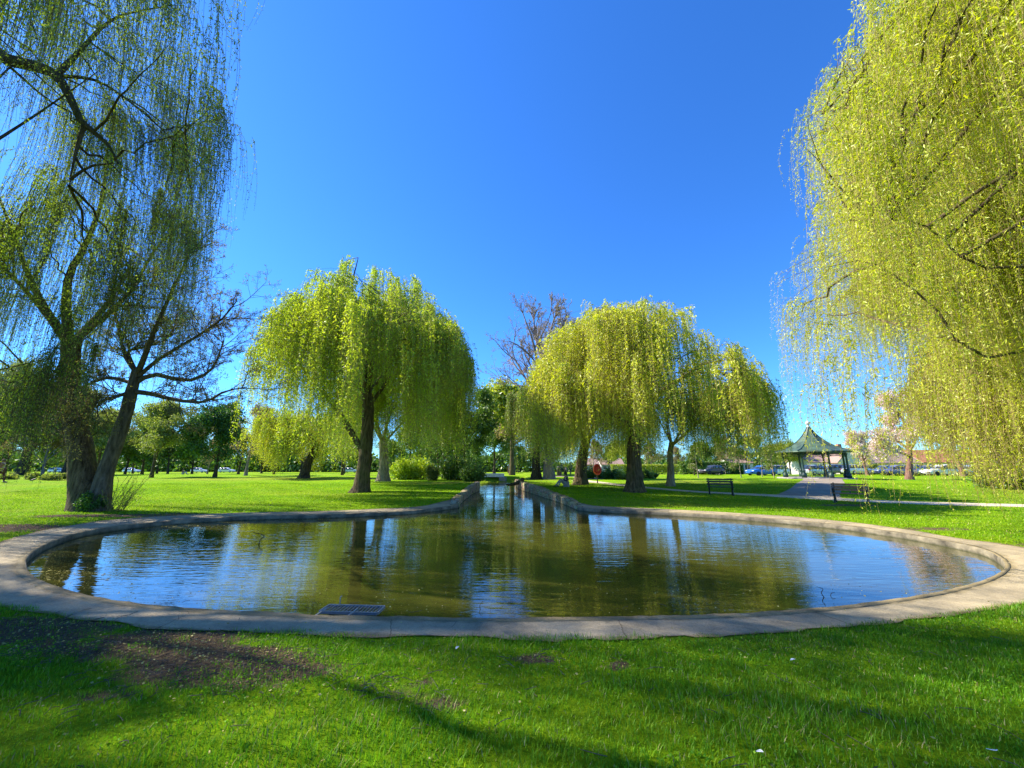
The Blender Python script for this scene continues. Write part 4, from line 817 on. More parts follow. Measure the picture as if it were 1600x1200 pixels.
# ---------------------------------------------------------------- bandstand
def bandstand():
    D = 41.0; b = at_D(1274, D); e = empty('bandstand', b, rad(12), label='octagonal green bandstand with a curved tent roof and white finial', cat='bandstand')
    e.scale = (.92,)*3
    R = 2.95; oct_ = lambda r, z: [(r*math.cos(rad(22.5+45*k)), r*math.sin(rad(22.5+45*k)), z) for k in range(8)]
    part('platform', M['floor_stone'], e, lathe([(0, .14), (3.55, .14), (3.6, .10), (3.6, -.2)], 8))
    for p in oct_(R, 0):
        col = part('column', M['iron_green'], e, lathe([(0, .14), (.24, .14), (.24, .5), (.19, .55), (.15, .62), (.13, .8), (.17, .86), (.13, .92), (.105, 1.2), (.09, 2.3), (.12, 2.36), (.10, 2.44), (.16, 2.58), (.16, 2.66), (0, 2.66)], 10, (p[0], p[1], 0)), smooth=True)
    O = oct_(R, 0); sh = []; rl = []
    for k in range(8):
        a = np.array(O[k]); c = np.array(O[(k+1) % 8])
        sh.append(bar(a+[0, 0, 2.74], c+[0, 0, 2.74], .12, .16)); sh.append(bar(a+[0, 0, 2.45], c+[0, 0, 2.45], .04, .04))
        for t in np.linspace(.06, .94, 15): q = a*(1-t)+c*t; sh.append(bar(q+[0, 0, 2.45], q+[0, 0, 2.70], .025, .025, (1, 0, 0)))
        for t0, t1 in ((.0, .16), (1., .84)):
            q0 = a*(1-t0)+c*t0; q1 = a*(1-t1)+c*t1; Q = smooth_line([q0+[0, 0, 2.05], q0*.75+q1*.25+[0, 0, 2.28], q1+[0, 0, 2.44]], 6); sh.append(rod(Q, .028, 6))
    part('frieze', M['iron_green'], e, *sh)
    for k in range(8):
        if k in (5, 1): continue
        a = np.array(O[k]); c = np.array(O[(k+1) % 8]); r2 = [bar(a+[0, 0, 1.05], c+[0, 0, 1.05], .05, .05), bar(a+[0, 0, .28], c+[0, 0, .28], .04, .04)]
        for t in np.linspace(.08, .92, 14): q = a*(1-t)+c*t; r2.append(bar(q+[0, 0, .28], q+[0, 0, 1.05], .02, .02, (1, 0, 0)))
        part('railing', M['iron_green'], e, *r2)
    prof = [(3.75, 2.82), (3.72, 2.92), (2.9, 3.13), (2.1, 3.50), (1.35, 4.02), (.75, 4.65), (.32, 5.28), (.14, 5.62), (0, 5.62)]
    V, F = lathe([(3.55, 2.80)]+prof, 8); a = rad(22.5); Rm = np.array([[math.cos(a), -math.sin(a), 0], [math.sin(a), math.cos(a), 0], [0, 0, 1]]); part('roof', M['copper_green'], e, (V@Rm.T, F), bevel=0)
    for k in range(8):
        an = rad(22.5+45*k); L = smooth_line([(r*math.cos(an), r*math.sin(an), z+.02) for r, z in prof[1:-1]], 18); part('roof_rib', M['iron_green'], e, rod(L, .055, 6))
    part('ceiling', M['iron_green'], e, lathe([(0, 2.79), (3.5, 2.79)], 8))
    part('finial', M['finial'], e, lathe([(.15, 5.6), (.19, 5.68), (.1, 5.78), (.12, 5.86), (.22, 5.98), (.24, 6.1), (.17, 6.24), (.06, 6.3), (.03, 6.5), (0, 6.62)], 14), smooth=True)
bandstand()

# ---------------------------------------------------------------- benches
def bench(px0, py0, px1, py1, label, slat, iron, L=1.85):
    a = G(px0, py0); b = G(px1, py1); c = (a+b)/2; rz = math.atan2(b[1]-a[1], b[0]-a[0]); e = empty('park_bench', c, rz, label=label, cat='bench', group='cast iron park benches'); W2 = np.linalg.norm((b-a)[:2])/2
    # local: x along the bench, -y is the front
    part('seat', slat, e, *[bar((-W2, y, .44+dz), (W2, y, .44+dz), .075, .03, (0, 0, 1)) for y, dz in ((-.36, -.01), (-.265, .0), (-.17, 0), (-.075, -.005), (.02, -.01))])
    up = (0, 0.97, -.22)
    part('backrest', slat, e, *[bar((-W2, .08+.22*(z-.5), z), (W2, .08+.22*(z-.5), z), .03, .10 if z < .8 else .075) for z in (.575, .70, .815)])
    part('centre_strap', iron, e, rod([(0, -.38, .42), (0, .03, .415), (0, .10, .52), (0, .17, .84)], .016, 6))
    for s in (-1, 1):
        x = s*(W2-.09); sh = []
        sh.append(rod(smooth_line([(x, .26, .02), (x, .20, .15), (x, .07, .30), (x, .06, .45), (x, .11, .62), (x, .18, .88)], 12), .030, 8)); sh.append(rod(smooth_line([(x, -.42, .02), (x, -.36, .14), (x, -.24, .27), (x, -.33, .40), (x, -.40, .52), (x, -.41, .62)], 12), .030, 8))
        sh.append(rod([(x, -.37, .415), (x, .05, .40)], .024, 6)); sh.append(rod([(x, -.26, .24), (x, .09, .24)], .020, 6)); sh.append(rod(smooth_line([(x, -.28, .26), (x, -.12, .36), (x, .04, .27)], 7), .018, 6))
        sh.append((box(x-.045, x+.045, -.47, -.36, -.01, .035))); sh.append((box(x-.045, x+.045, .20, .31, -.01, .035)))
        part('leg', iron, e, *sh, smooth=True)
        part('armrest', iron, e, rod(smooth_line([(x, .15, .70), (x, -.1, .70), (x, -.34, .675), (x, -.44, .64), (x, -.46, .58), (x, -.42, .56)], 14), .028, 8), smooth=True)
bench(1106, 772.5, 1148, 774.5, 'dark green bench in shade on the footpath under the golden willow', M['bench_dark'], M['iron_black'])
bench(1302, 784.5, 1362, 788, 'brown slatted bench with black iron ends beside the bandstand path', M['bench_wood'], M['iron_black'])

# ---------------------------------------------------------------- cars
def car_meshes(L, W, Hh, kind):
    """body, glass etc. along x, facing +x; returns dict of mesh data"""
    hw = W/2
    if kind == 'hatch': st = [(-.50, .35, .62, .62), (-.485, .26, .86, .90), (-.44, .2, .93, .97*Hh/1.0*.88 if 0 else 1.12), (-.36, .2, .94, Hh-.04), (-.15, .2, .94, Hh), (.02, .2, .93, Hh-.03), (.13, .2, .92, 1.24), (.23, .2, .91, .93), (.36, .2, .86, .87), (.45, .22, .78, .79), (.49, .26, .66, .67), (.50, .35, .55, .56)]
    else: st = [(-.50, .35, .62, .62), (-.49, .26, .88, .92), (-.465, .2, .94, 1.20), (-.42, .2, .95, Hh-.05), (-.2, .2, .95, Hh), (.0, .2, .94, Hh-.03), (.10, .2, .93, 1.26), (.19, .2, .92, .95), (.34, .2, .87, .88), (.45, .22, .78, .79), (.49, .26, .66, .67), (.50, .35, .55, .56)]
    rings = []
    for x, zb, belt, top in st:
        e_ = 1-.10*max(0, abs(x)-.40)/.10*1.0; tw = hw*.74 if top-belt > .1 else hw*.86*e_
        h = [(hw*.90*e_, zb), (hw*.99*e_, zb+.18), (hw*1.0*e_, (zb+belt)/2+.08), (hw*.95*e_, belt), (tw, max(top-.03, belt+.005)), (tw*.55, top+.012)]
        ring = [(-y, z) for y, z in h]+[(y, z) for y, z in h[::-1]]; rings.append([(x*L, y, z) for y, z in ring])
    Q = np.array(rings); n, k, _ = Q.shape; i = np.arange(n*k).reshape(n, k); F = []; G_ = []
    for a in range(n-1):
        for b in range(k-1):
            f = [i[a, b], i[a+1, b], i[a+1, b+1], i[a, b+1]]; cab = (st[a][3]-st[a][2] > .1) or (st[a+1][3]-st[a+1][2] > .1)
            side = b in (3, k-5+0); roofish = 3 < b < k-5
            big = (st[a][3]-st[a][2] > .3) and (st[a+1][3]-st[a+1][2] > .3)
            ws = cab and not big and roofish
            if (side and cab) or ws: G_.append(f)
            else: F.append(f)
        F.append([i[a, 0], i[a, k-1], i[a+1, k-1], i[a+1, 0]])
    V = Q.reshape(-1, 3); caps = [[i[e_, 0], i[e_, 3], i[e_, k-4], i[e_, k-1]] for e_ in (0, n-1)]
    F += caps
    bm = np_mesh('body', V, np.array(F), [M['white']], smooth=False); g = np.array(G_); gm_ = np_mesh('window', V[g].reshape(-1, 3), np.arange(g.size).reshape(-1, 4), [M['glass']])
    wh = lathe([(.0, -.10), (.17, -.10), (.19, -.085), (.19, -.10), (.29, -.10), (.315, -.07), (.315, .07), (.29, .10), (.0, .10)], 20); R = np.array([[1, 0, 0], [0, 0, -1], [0, 1, 0]])
    tyre = np_mesh('tyre', wh[0]@R.T, wh[1], [M['tyre']], smooth=True)
    rm = [lathe([(.0, .0), (.20, .0), (.205, .02), (.20, .03), (.0, .03)], 16)]; rv = rm[0][0]@R.T; rim = np_mesh('rim', rv, rm[0][1], [M['rim']])
    bx = lambda nm, mt, *b_: np_mesh(nm, *box(*b_), [mt])
    return dict(body=bm, window=gm_, tyre=tyre, rim=rim, L=L, W=W, head=bx('headlight', M['lamp_clear'], -.06, .05, -.16, .16, -.05, .06), tail=bx('rear_light', M['lamp_red'], -.04, .05, -.10, .10, -.10, .10), bump=bx('bumper', M['tyre'], -.05, .05, -W*.42, W*.42, -.08, .08), mir=bx('wing_mirror', M['tyre'], -.06, .06, -.09, .09, -.05, .06))
CARS = {'hatch': car_meshes(3.9, 1.72, 1.46, 'hatch'), 'estate': car_meshes(4.5, 1.8, 1.52, 'estate')}
def car(kind, px, D, rz, col, label, metal=.2):
    c = CARS[kind]; e = empty('parked_car', at_D(px, D), rz, label=label, cat='car', group='cars parked beyond the lawn')
    mt = simple('car_paint', col, .28, metal, .03)
    b = link('body', c['body'].copy(), e); b.data.materials.clear(); b.data.materials.append(mt); md = b.modifiers.new('bevel', 'BEVEL'); md.width = .03; md.segments = 2
    g = link('window', c['window'], e); sm = g.modifiers.new('solid', 'SOLIDIFY'); sm.thickness = .012; sm.offset = 1
    for sx in (.31, -.31):
        for sy in (-1, 1):
            wv = empty('wheel', (sx*c['L'], sy*(c['W']/2-.09), .315)); wv.parent = e; link('tyre', c['tyre'], wv)
            r = link('rim', c['rim'], wv); r.location = (0, sy*.085, 0)
    for sy in (-1, 1):
        for nm, key, x, y, z in (('headlight', 'head', .478*c['L'], .62, .68), ('rear_light', 'tail', -.488*c['L'], .68, .78), ('wing_mirror', 'mir', .17*c['L'], c['W']/2+.03, .98)):
            o = link(nm, c[key], e); o.location = (x, sy*y, z)
    for s in (1, -1): o = link('bumper', c['bump'], e); o.location = (s*.485*c['L'], 0, .38)
blu = (0.42, 0.52, 0.62)
car('hatch', 1112, 64, rad(200), (0.05, 0.05, 0.06), 'dark grey hatchback parked in front of the left clipped hedge')
car('hatch', 1190, 58, rad(190), (0.03, 0.16, 0.55), 'bright blue hatchback left of the bandstand')
car('estate', 1206, 62, rad(172), (0.75, 0.75, 0.76), 'white car parked just behind the bright blue one')
car('hatch', 1276, 60, rad(10), (0.62, 0.66, 0.70), 'silver-white hatchback seen through the bandstand columns', .4)
car('estate', 1296, 64, rad(186), (0.28, 0.31, 0.34), 'grey estate car behind the right bandstand column', .4)
car('hatch', 1340, 61, rad(4), (0.66, 0.68, 0.70), 'silver hatchback just right of the bandstand', .4)
car('hatch', 1384, 62, rad(186), (0.10, 0.14, 0.22), 'navy hatchback left of the cherry tree trunk', .3)
car('hatch', 1402, 59, rad(165), (0.22, 0.22, 0.36), 'purplish blue small car directly left of the cherry tree trunk', .3)
car('estate', 1432, 60, rad(8), (0.55, 0.63, 0.72), 'pale blue estate car directly right of the cherry tree trunk', .3)
car('estate', 1449, 65, rad(180), (0.14, 0.14, 0.15), 'charcoal car partly hidden by the white car with open view')
car('estate', 1472, 57, rad(176), (0.78, 0.76, 0.72), 'white cream estate car left of the far right silver one', .0)
car('estate', 1518, 58, rad(184), blu, 'silver-blue estate car furthest right in the row', .4)

# ---------------------------------------------------------------- houses
def house(px0, px1, D, eave, ridge, wall, roof, label, depth=7, gable=False, nwin=4, chim=True, z=None):
    a = at_D(px0, D, z); b = at_D(px1, D, z); c = (a+b)/2; Wd = b[0]-a[0]; rz = 0; e = empty('house', c, rz, label=label, cat='house', group='houses beyond the car park'); w2 = Wd/2; d = depth
    if not gable:
        part('wall', wall, e, box(-w2, w2, 0, d, -.6, eave), (np.array([[-w2, .02, eave], [-w2, d-.02, eave], [-w2, d/2, ridge-.15], [-w2, d/2, ridge-.15], [w2, .02, eave], [w2, d-.02, eave], [w2, d/2, ridge-.15], [w2, d/2, ridge-.15]]), np.array([[0, 1, 2, 3], [4, 7, 6, 5]])))
        V = np.array([[-w2-.3, -.4, eave-.1], [w2+.3, -.4, eave-.1], [w2+.3, d/2, ridge], [-w2-.3, d/2, ridge], [-w2-.3, d+.4, eave-.1], [w2+.3, d+.4, eave-.1], [-w2-.3, -.4, eave-.25], [w2+.3, -.4, eave-.25], [w2+.3, d/2, ridge-.17], [-w2-.3, d/2, ridge-.17], [-w2-.3, d+.4, eave-.25], [w2+.3, d+.4, eave-.25]])
        F = np.array([[0, 1, 2, 3], [3, 2, 5, 4], [6, 9, 8, 7], [9, 10, 11, 8], [0, 6, 7, 1], [4, 5, 11, 10], [0, 3, 9, 6], [3, 4, 10, 9], [1, 7, 8, 2], [2, 8, 11, 5]])
    else:
        part('wall', wall, e, box(-w2, w2, 0, d, -.6, eave), (np.array([[-w2, 0, eave], [w2, 0, eave], [0, 0, ridge-.1], [0, 0, ridge-.1]]), np.array([[0, 1, 2, 3]])))
        V = np.array([[-w2-.3, -.3, eave-.2], [0, -.3, ridge], [0, d, ridge], [-w2-.3, d, eave-.2], [w2+.3, -.3, eave-.2], [w2+.3, d, eave-.2], [-w2-.3, -.3, eave-.35], [0, -.3, ridge-.16], [0, d, ridge-.16], [-w2-.3, d, eave-.35], [w2+.3, -.3, eave-.35], [w2+.3, d, eave-.35]])
        F = np.array([[0, 3, 2, 1], [1, 2, 5, 4], [6, 7, 8, 9], [7, 10, 11, 8], [0, 1, 7, 6], [1, 4, 10, 7], [0, 6, 9, 3], [4, 5, 11, 10]])
    rf = part('roof', roof, e, (V, F))
    if chim: part('chimney', M['brick'], rf, box(w2*.4-.35, w2*.4+.35, d*.45, d*.45+.6, ridge-.5, ridge+.9))
    for k in range(nwin):
        x = -w2+Wd*(k+.5)/nwin; fr = part('window', M['white'], e, box(x-.6, x+.6, -.05, .0, .95, 2.1)); part('pane', M['pane'], fr, box(x-.52, x-.03, -.062, -.045, 1.03, 2.02), box(x+.03, x+.52, -.062, -.045, 1.03, 2.02))
    x = -w2+Wd/max(1, nwin); part('door', M['pane'], e, box(x-.42, x+.42, -.04, .0, -.1, 2.0))
house(1142, 1178, 84, 2.5, 3.9, M['render2'], M['tile'], 'small pale house behind the dark clipped hedge', nwin=2)
house(1268, 1306, 82, 2.6, 4.2, M['render2'], M['tile'], 'white house seen through the right of the bandstand', nwin=2)
house(1312, 1352, 80, 2.5, 5.2, M['render'], M['tile'], 'gabled sandy house right of the bandstand', gable=True, nwin=2)
house(1358, 1440, 84, 2.5, 5.0, M['render'], M['tile'], 'long cream house behind the cherry tree trunk', nwin=5)
house(1446, 1545, 84, 2.6, 5.2, M['render'], M['tile_red'], 'long cream house with the redder roof behind the white estate car', nwin=6)
house(1552, 1680, 86, 2.6, 5.0, M['render2'], M['tile'], 'white house mostly hidden at the right margin', nwin=5)
house(793, 803, 118, 1.4, 3.4, M['brick'], M['tile_red'], 'tiny red brick gable house at the head of the channel', gable=True, nwin=1, chim=False)
house(914, 936, 125, 2.6, 4.6, M['brick'], M['tile'], 'far brick house behind the life ring post', nwin=2)
house(940, 975, 132, 2.6, 4.6, M['render2'], M['tile'], 'far white house right of the far brick one', nwin=3)
# pale vans and cars beyond the left trees
for px, c_, l in ((354, (.8, .8, .8), 'white car beyond the trunks left of the dark round tree'), (311, (.78, .78, .8), 'white car further left beyond the olive tree trunk'), (205, (.7, .72, .78), 'pale car beyond the leaning stem'), (548, (.6, .66, .72), 'pale blue car far behind the rounded willow trunk'), (89, (.75, .75, .75), 'pale car beyond the far left willow strands')):
    car('estate', px, 128, rad(3), c_, l)

# ---------------------------------------------------------------- street furniture
def bin_(px, D, label):
    e = empty('litter_bin', at_D(px, D), label=label, cat='litter bin'); part('body', M['iron_black'], e, lathe([(0, 0), (.27, 0), (.29, .05), (.30, .85), (.32, .88), (.32, .92), (.28, .92), (.27, .3), (0, .3)], 18), smooth=True)
    part('lid', M['iron_black'], e, lathe([(.33, 1.05), (.33, 1.10), (.2, 1.22), (0, 1.26)], 18), *[bar((.3*math.cos(a), .3*math.sin(a), .9), (.3*math.cos(a), .3*math.sin(a), 1.07), .03, .03, (1, 0, 0)) for a in (0, 1.57, 3.14, 4.71)])
bin_(873.5, 52, 'black litter bin standing by the people beside the pale trunk')
def life_ring():
    b = at_D(933, 30); e = empty('life_ring_post', b, label='red life ring box on a thin post behind the seated person', cat='life ring')
    part('post', M['wood_old'], e, bar((0, 0, -.1), (0, 0, 1.2), .07, .07, (1, 0, 0)))
    V, F = lathe([(0, -.09), (.30, -.09), (.34, -.05), (.34, .05), (.30, .09), (0, .09)], 18); R = np.array([[1, 0, 0], [0, 0, -1], [0, 1.15, 0]]).T
    h = part('housing', M['red'], e, (np.column_stack([V[:, 0]*.9, V[:, 2]-.12, V[:, 1]*1.2+1.0]), F), smooth=True)
    a = np.linspace(0, 2*math.pi, 25); Q = np.column_stack([.2*np.cos(a), np.full(25, -.23), 1.0+.26*np.sin(a)]); part('ring', M['lamp_red'], h, rod(Q, .022, 6), smooth=True)
life_ring()
def post(px, D, h, label, lean=0):
    e = empty('wooden_post', at_D(px, D), label=label, cat='post'); part('shaft', M['wood_old'], e, rod([(0, 0, -.1), (lean*.5, 0, h*.5), (lean, 0, h)], [.06, .055, .05], 8), smooth=True); part('cap', M['wood_old'], e, lathe([(0, h-.02), (.065, h-.02), (.065, h+.02), (0, h+.05)], 8, (lean, 0, 0)))
def grate():
    a = G(497, 957.5, -.05); b = G(588, 960, -.05); e = empty('drain_grille', (a+b)/2, math.atan2((b-a)[1], (b-a)[0]), label='galvanised metal grille over the pond edge below the path', cat='grille'); w2 = np.linalg.norm((b-a)[:2])/2; dp = .25
    part('frame', M['galv'], e, bar((-w2, .02, 0), (w2, .02, 0), .02, .03), bar((-w2, dp, 0), (w2, dp, 0), .02, .03), bar((-w2, .03, .001), (-w2, dp-.01, .001), .02, .03), bar((w2, .03, .001), (w2, dp-.01, .001), .02, .03))
    for x in np.linspace(-w2, w2, 17)[1:-1]: part('bar', M['galv'], e, bar((x, .03, .002), (x, dp-.01, .002), .009, .016))
    part('handle', M['galv'], e, rod([(-w2*.62, dp, 0), (-w2*.62, dp, .10)], .007, 6), rod([(-w2*.62, dp, .10), (-w2*.56, dp, .11)], .007, 6))
    for x in (-w2*.75, w2*.3): part('bracket', M['galv'], e, bar((x, -.25, .045), (x, .03, .045), .02, .008))
grate()
def outfall():
    b = G(767, 752.5, WZ); e = empty('outfall', b, label='pale concrete slab on stones at the far end of the channel', cat='outfall')
    part('slab', M['white'], e, box(-1.6, 1.6, -.3, 1.2, .55, .95)); part('stone', M['floor_stone'], e, box(-2.0, -1.2, -.5, .8, -.3, .55)); part('stone', M['floor_stone'], e, box(1.0, 1.9, -.5, .8, -.3, .55))
outfall()
def twig(pts, r, label):
    b = np.array(pts[0], float); Q = smooth_line(pts, 10)-b; e = link('twig', None) if 0 else None
    V, F = tubes(Q[None], np.linspace(r, r*.5, 10)[None], 5); ac = Acc(); ac.add(V, F); o = link('twig', ac.mesh('twig', [M['bark_dark']])); o.location = tuple(b); tag(o, label, 'twig')
def wt(px, py, dz=0): q = G(px, py, WZ+dz); return q
q = wt(404, 850); twig([q+[0, 0, -.05], q+[.03, 0, .10], q+[.10, .02, .16], q+[.0, 0, .22], q+[-.16, 0, .25]], .012, 'dark hooked twig poking out of the water at left')
q = wt(1290, 933); twig([q+[0, 0, -.03], q+[-.05, 0, .05], q+[-.02, 0, .10], q+[-.10, 0, .13]], .006, 'small dark twig in the blue water at right')
q = wt(1297, 931); twig([q+[0, 0, -.03], q+[.02, 0, .03], q+[.07, 0, .04]], .005, 'tiny forked twig beside the small right one')
q = wt(752, 952); twig([q+[0, 0, -.03], q+[-.02, 0, .04], q+[.02, 0, .09]], .005, 'short dark twig in the water near the path centre')
def branch_log():
    b = at_D(812, 32); b[2] = .25; e = empty('fallen_log', b, label='dark forked log jutting from the end of the stone wall over the water', cat='log')
    part('trunk', M['bark_dark'], e, rod(smooth_line([(.35, 0, .3), (0, 0, .22), (-.35, -.05, .08), (-.75, -.1, .02), (-1.05, -.15, .03)], 14), list(np.linspace(.2, .07, 14)), 8), smooth=True); part('branch', M['bark_dark'], e, rod(smooth_line([(.1, 0, .2), (.12, 0, -.2), (.3, 0, -.6)], 8), .12, 8), smooth=True); part('stub', M['bark_dark'], e, rod([(.2, 0, .2), (.25, 0, .55)], .12, 7), smooth=True)
branch_log()
def feather(px, py, label, L=.06):
    q = G(px, py)+[0, 0, .05]; ac = Acc(); t = np.linspace(0, 1, 8); sp = np.column_stack([t*L, .012*np.sin(t*2.5), .01*t]); w_ = .010*np.sin(np.pi*np.clip(t*.9+.08, 0, 1))
    V = np.concatenate([sp+np.column_stack([t*0, w_, t*0]), sp-np.column_stack([t*0, w_, t*0])]); F = np.array([[i, i+1, i+9, i+8] for i in range(7)]); ac.add(V, F); v2 = tubes((sp+[0, 0, .001])[None], np.full((1, 8), .0012), 4); ac.add(*v2)
    o = link('feather', ac.mesh('feather', [M['white']])); o.location = tuple(q); o.rotation_euler = (.2, .1, px*.01); tag(o, label, 'feather')
feather(1562, 1188, 'white feather lying in the grass at the lower right'); feather(1183, 1190, 'small white feather in the grass at bottom right of centre', .035); feather(712, 1024, 'small white scrap in the grass below the path', .04); feather(1236, 1042, 'grey-white feather in the right foreground grass', .04)

# ---------------------------------------------------------------- people
def figure(base, rz, label, pose, top, legs_c, hairc, scale=1.0, name='person'):
    e = empty(name, base, rz, label=label, cat='person'); e.scale = (scale,)*3
    if pose == 'sit':   # seated on the ground, facing -x, knees raised
        J = {'pelvis': (0, 0, .13), 'waist': (.03, 0, .34), 'chest': (-.03, 0, .56), 'neck': (-.08, 0, .68), 'head': (-.11, 0, .82), 'crown': (-.11, 0, .91),
             'hipL': (-.05, -.10, .13), 'kneeL': (-.42, -.13, .46), 'ankL': (-.66, -.13, .08), 'toeL': (-.84, -.14, .05), 'hipR': (-.05, .10, .13), 'kneeR': (-.45, .14, .42), 'ankR': (-.72, .14, .08), 'toeR': (-.9, .15, .05),
             'shL': (-.03, -.18, .62), 'elL': (-.12, -.25, .38), 'wrL': (-.34, -.14, .44), 'haL': (-.42, -.10, .45), 'shR': (-.03, .18, .62), 'elR': (-.14, .25, .38), 'wrR': (-.36, .12, .44), 'haR': (-.44, .08, .45)}
    else:
        s = {'walk': .22, 'stand': .04}[pose]
        J = {'pelvis': (0, 0, .95), 'waist': (0, 0, 1.12), 'chest': (0, 0, 1.32), 'neck': (0, 0, 1.48), 'head': (-.02, 0, 1.60), 'crown': (-.01, 0, 1.71),
             'hipL': (0, -.10, .92), 'kneeL': (-s*.8, -.10, .50), 'ankL': (-s, -.10, .08), 'toeL': (-s-.17, -.11, .04), 'hipR': (0, .10, .92), 'kneeR': (s*.3, .10, .50), 'ankR': (s, .10, .10), 'toeR': (s-.16, .11, .04),
             'shL': (0, -.19, 1.42), 'elL': (.04+s*.4, -.25, 1.14), 'wrL': (-.06+s*.5, -.26, .90), 'haL': (-.09+s*.5, -.25, .81), 'shR': (0, .19, 1.42), 'elR': (.04-s*.4, .25, 1.14), 'wrR': (-.08-s*.5, .26, .90), 'haR': (-.11-s*.5, .25, .81)}
    RA = dict(pelvis=.14, waist=.12, chest=.145, neck=.055, head=.095, crown=.07, hipL=.09, hipR=.09, kneeL=.06, kneeR=.06, ankL=.042, ankR=.042, toeL=.035, toeR=.035, shL=.06, shR=.06, elL=.042, elR=.042, wrL=.028, wrR=.028, haL=.032, haR=.032)
    E = [('pelvis', 'waist'), ('waist', 'chest'), ('chest', 'neck'), ('neck', 'head'), ('head', 'crown')]
    for s_ in 'LR': E += [('pelvis', 'hip'+s_), ('hip'+s_, 'knee'+s_), ('knee'+s_, 'ank'+s_), ('ank'+s_, 'toe'+s_), ('chest', 'sh'+s_), ('sh'+s_, 'el'+s_), ('el'+s_, 'wr'+s_), ('wr'+s_, 'ha'+s_)]
    def skin(nm, keys, k, mat, edges=None, root='pelvis'):
        ks = [q for q in J if q in keys]; me = bpy.data.meshes.new(nm); me.from_pydata([J[q] for q in ks], [(ks.index(a), ks.index(b)) for a, b in (edges or E) if a in ks and b in ks], []); me.materials.append(mat)
        o = link(nm, me, e); md = o.modifiers.new('skin', 'SKIN'); md.use_smooth_shade = True
        for i, q in enumerate(ks):
            v = me.skin_vertices[0].data[i]; v.radius = (RA[q]*k, RA[q]*k*(1.25 if q in ('pelvis', 'chest', 'waist') else 1)); v.use_root = q == root
        sb = o.modifiers.new('sub', 'SUBSURF'); sb.levels = 1; sb.render_levels = 2; return o
    skin('body', set(J), 1.0, M['skin'])
    skin('trousers', {'pelvis', 'hipL', 'hipR', 'kneeL', 'kneeR', 'ankL', 'ankR'}, 1.18, cloth('trouser_cloth', legs_c))
    skin('top', {'waist', 'chest', 'shL', 'shR', 'elL', 'elR', 'wrL', 'wrR'}, 1.2, cloth('top_cloth', top), root='waist')
    h = np.array(J['head']); V, F = lathe([(0, .135), (.06, .12), (.10, .07), (.115, .0), (.11, -.06), (.08, -.09)], 14); V[:, 0] = V[:, 0]+.018; part('hair', cloth('hair', hairc), e, (V+h+[.01, 0, .03], F), smooth=True)
    for s_ in 'LR': f = np.array(J['ank'+s_]); t = np.array(J['toe'+s_]); part('shoe', M['iron_black'], e, rod([f+[.05, 0, -.04], f+[-.02, 0, -.03], (f+t)/2+[0, 0, -.01], t+[-.02, 0, -.01]], [.04, .055, .05, .035], 8), smooth=True)
    return e
figure(G(886, 760.5), rad(15), 'person sitting on the grass in a dark jacket facing the channel', 'sit', (0.05, 0.05, 0.07), (0.35, 0.33, 0.36), (0.05, 0.03, 0.02))
figure(at_D(878.5, 62), rad(100), 'person in black standing beside the litter bin', 'stand', (0.02, 0.02, 0.025), (0.02, 0.02, 0.03), (0.03, 0.02, 0.015))
figure(at_D(884.5, 64), rad(70), 'small figure in grey standing between two darker people', 'stand', (0.14, 0.15, 0.15), (0.06, 0.07, 0.1), (0.05, 0.03, 0.02), .8)
figure(at_D(891.5, 62), rad(250), 'person in dark clothes right of the small grey figure', 'walk', (0.04, 0.05, 0.06), (0.03, 0.03, 0.05), (0.03, 0.02, 0.015))
figure(at_D(85, 88), rad(0), 'person in a white top walking beyond the far left willow strands', 'walk', (0.7, 0.7, 0.7), (0.12, 0.14, 0.2), (0.1, 0.06, 0.03))
figure(at_D(97, 86), rad(10), 'person in black walking right of the one in white on the left lawn', 'walk', (0.02, 0.02, 0.03), (0.03, 0.03, 0.05), (0.03, 0.02, 0.02))
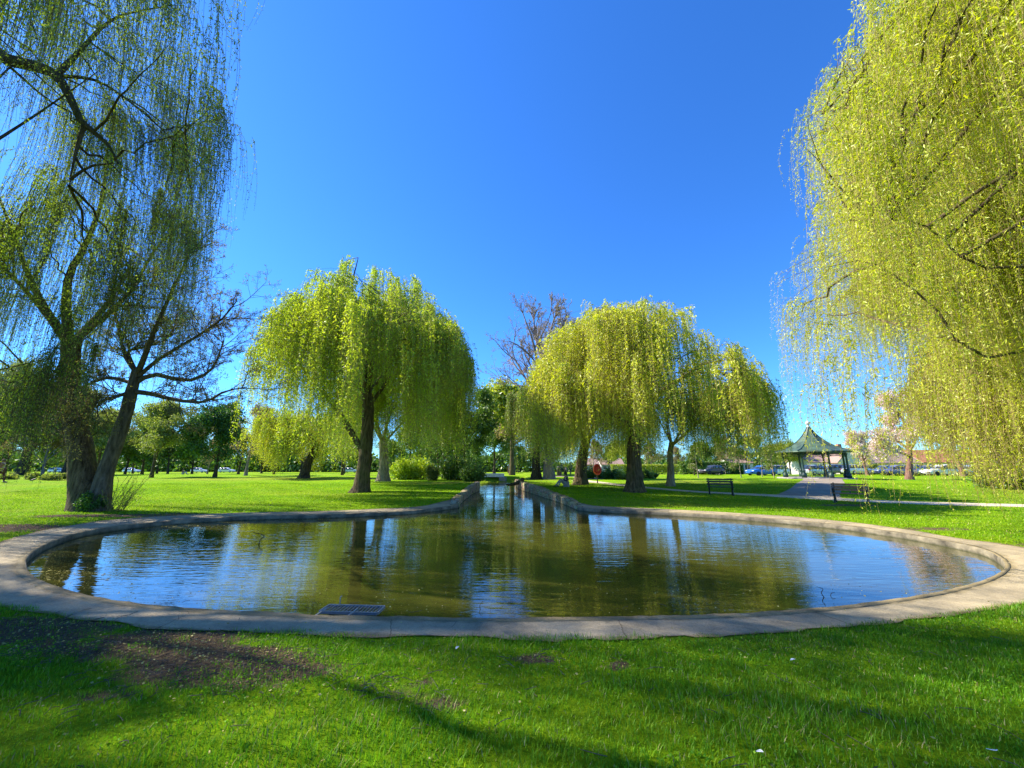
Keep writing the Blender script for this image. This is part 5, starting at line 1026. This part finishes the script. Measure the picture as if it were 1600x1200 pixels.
figure(at_D(114, 84), rad(180), 'person in a pale grey top near the forked trunk', 'walk', (0.55, 0.58, 0.55), (0.4, 0.4, 0.42), (0.12, 0.07, 0.03))
figure(at_D(1, 31), rad(200), 'person in a brown jacket cut off by the left edge of the picture', 'walk', (0.28, 0.10, 0.06), (0.10, 0.03, 0.02), (0.12, 0.06, 0.03))
figure(at_D(285, 70), rad(200), 'person in dark clothing sitting beneath the distant trees', 'sit', (0.03, 0.03, 0.04), (0.4, 0.4, 0.4), (0.03, 0.02, 0.02))
def bird():
    b = G(50, 753.5); e = empty('bird', b, rad(30), label='small dark bird standing on the left lawn', cat='bird')
    me = bpy.data.meshes.new('body'); me.from_pydata([(-.16, 0, .12), (-.06, 0, .16), (.06, 0, .19), (.11, 0, .26), (.17, 0, .27), (.23, 0, .255)], [(i, i+1) for i in range(5)], []); me.materials.append(M['iron_black']); o = link('body', me, e); o.modifiers.new('skin', 'SKIN').use_smooth_shade = True
    for i, r in enumerate((.02, .06, .075, .04, .042, .008)): me.skin_vertices[0].data[i].radius = (r, r)
    o.modifiers.new('sub', 'SUBSURF').render_levels = 2
    for s in (-1, 1): part('leg', M['iron_black'], e, rod([(0, s*.03, .13), (.01, s*.03, .06), (0, s*.03, 0)], .007, 5))
bird()

# far wood closing the view
def far_wood():
    rng = np.random.default_rng(12); n = 90000; x = rng.uniform(-330, 330, n); y = 150+rng.normal(0, 4, n)+.0004*x*x; hm = np.where(x < 15, 9.5, 5.5)*(.75+.3*vnoise(x*.12, x*0+.3, 4)); z = hgt(x, y)+np.clip(hm, 2.5, 14)*rng.uniform(0, 1, n)
    l = rng.uniform(.7, 1.5, n); V, F = leaves(np.column_stack([x, y, z]), rng.normal(size=(n, 3)), l, l*.4, rng, .3); ac = Acc(); ac.add(V, F, 0, np.clip(rng.normal(.45, .2, n), 0, 1))
    tag(link('far_woodland', ac.mesh('far_woodland', [M['leaf_green']])), 'distant mass of green woodland closing the horizon', 'woodland', kind='stuff')
far_wood()
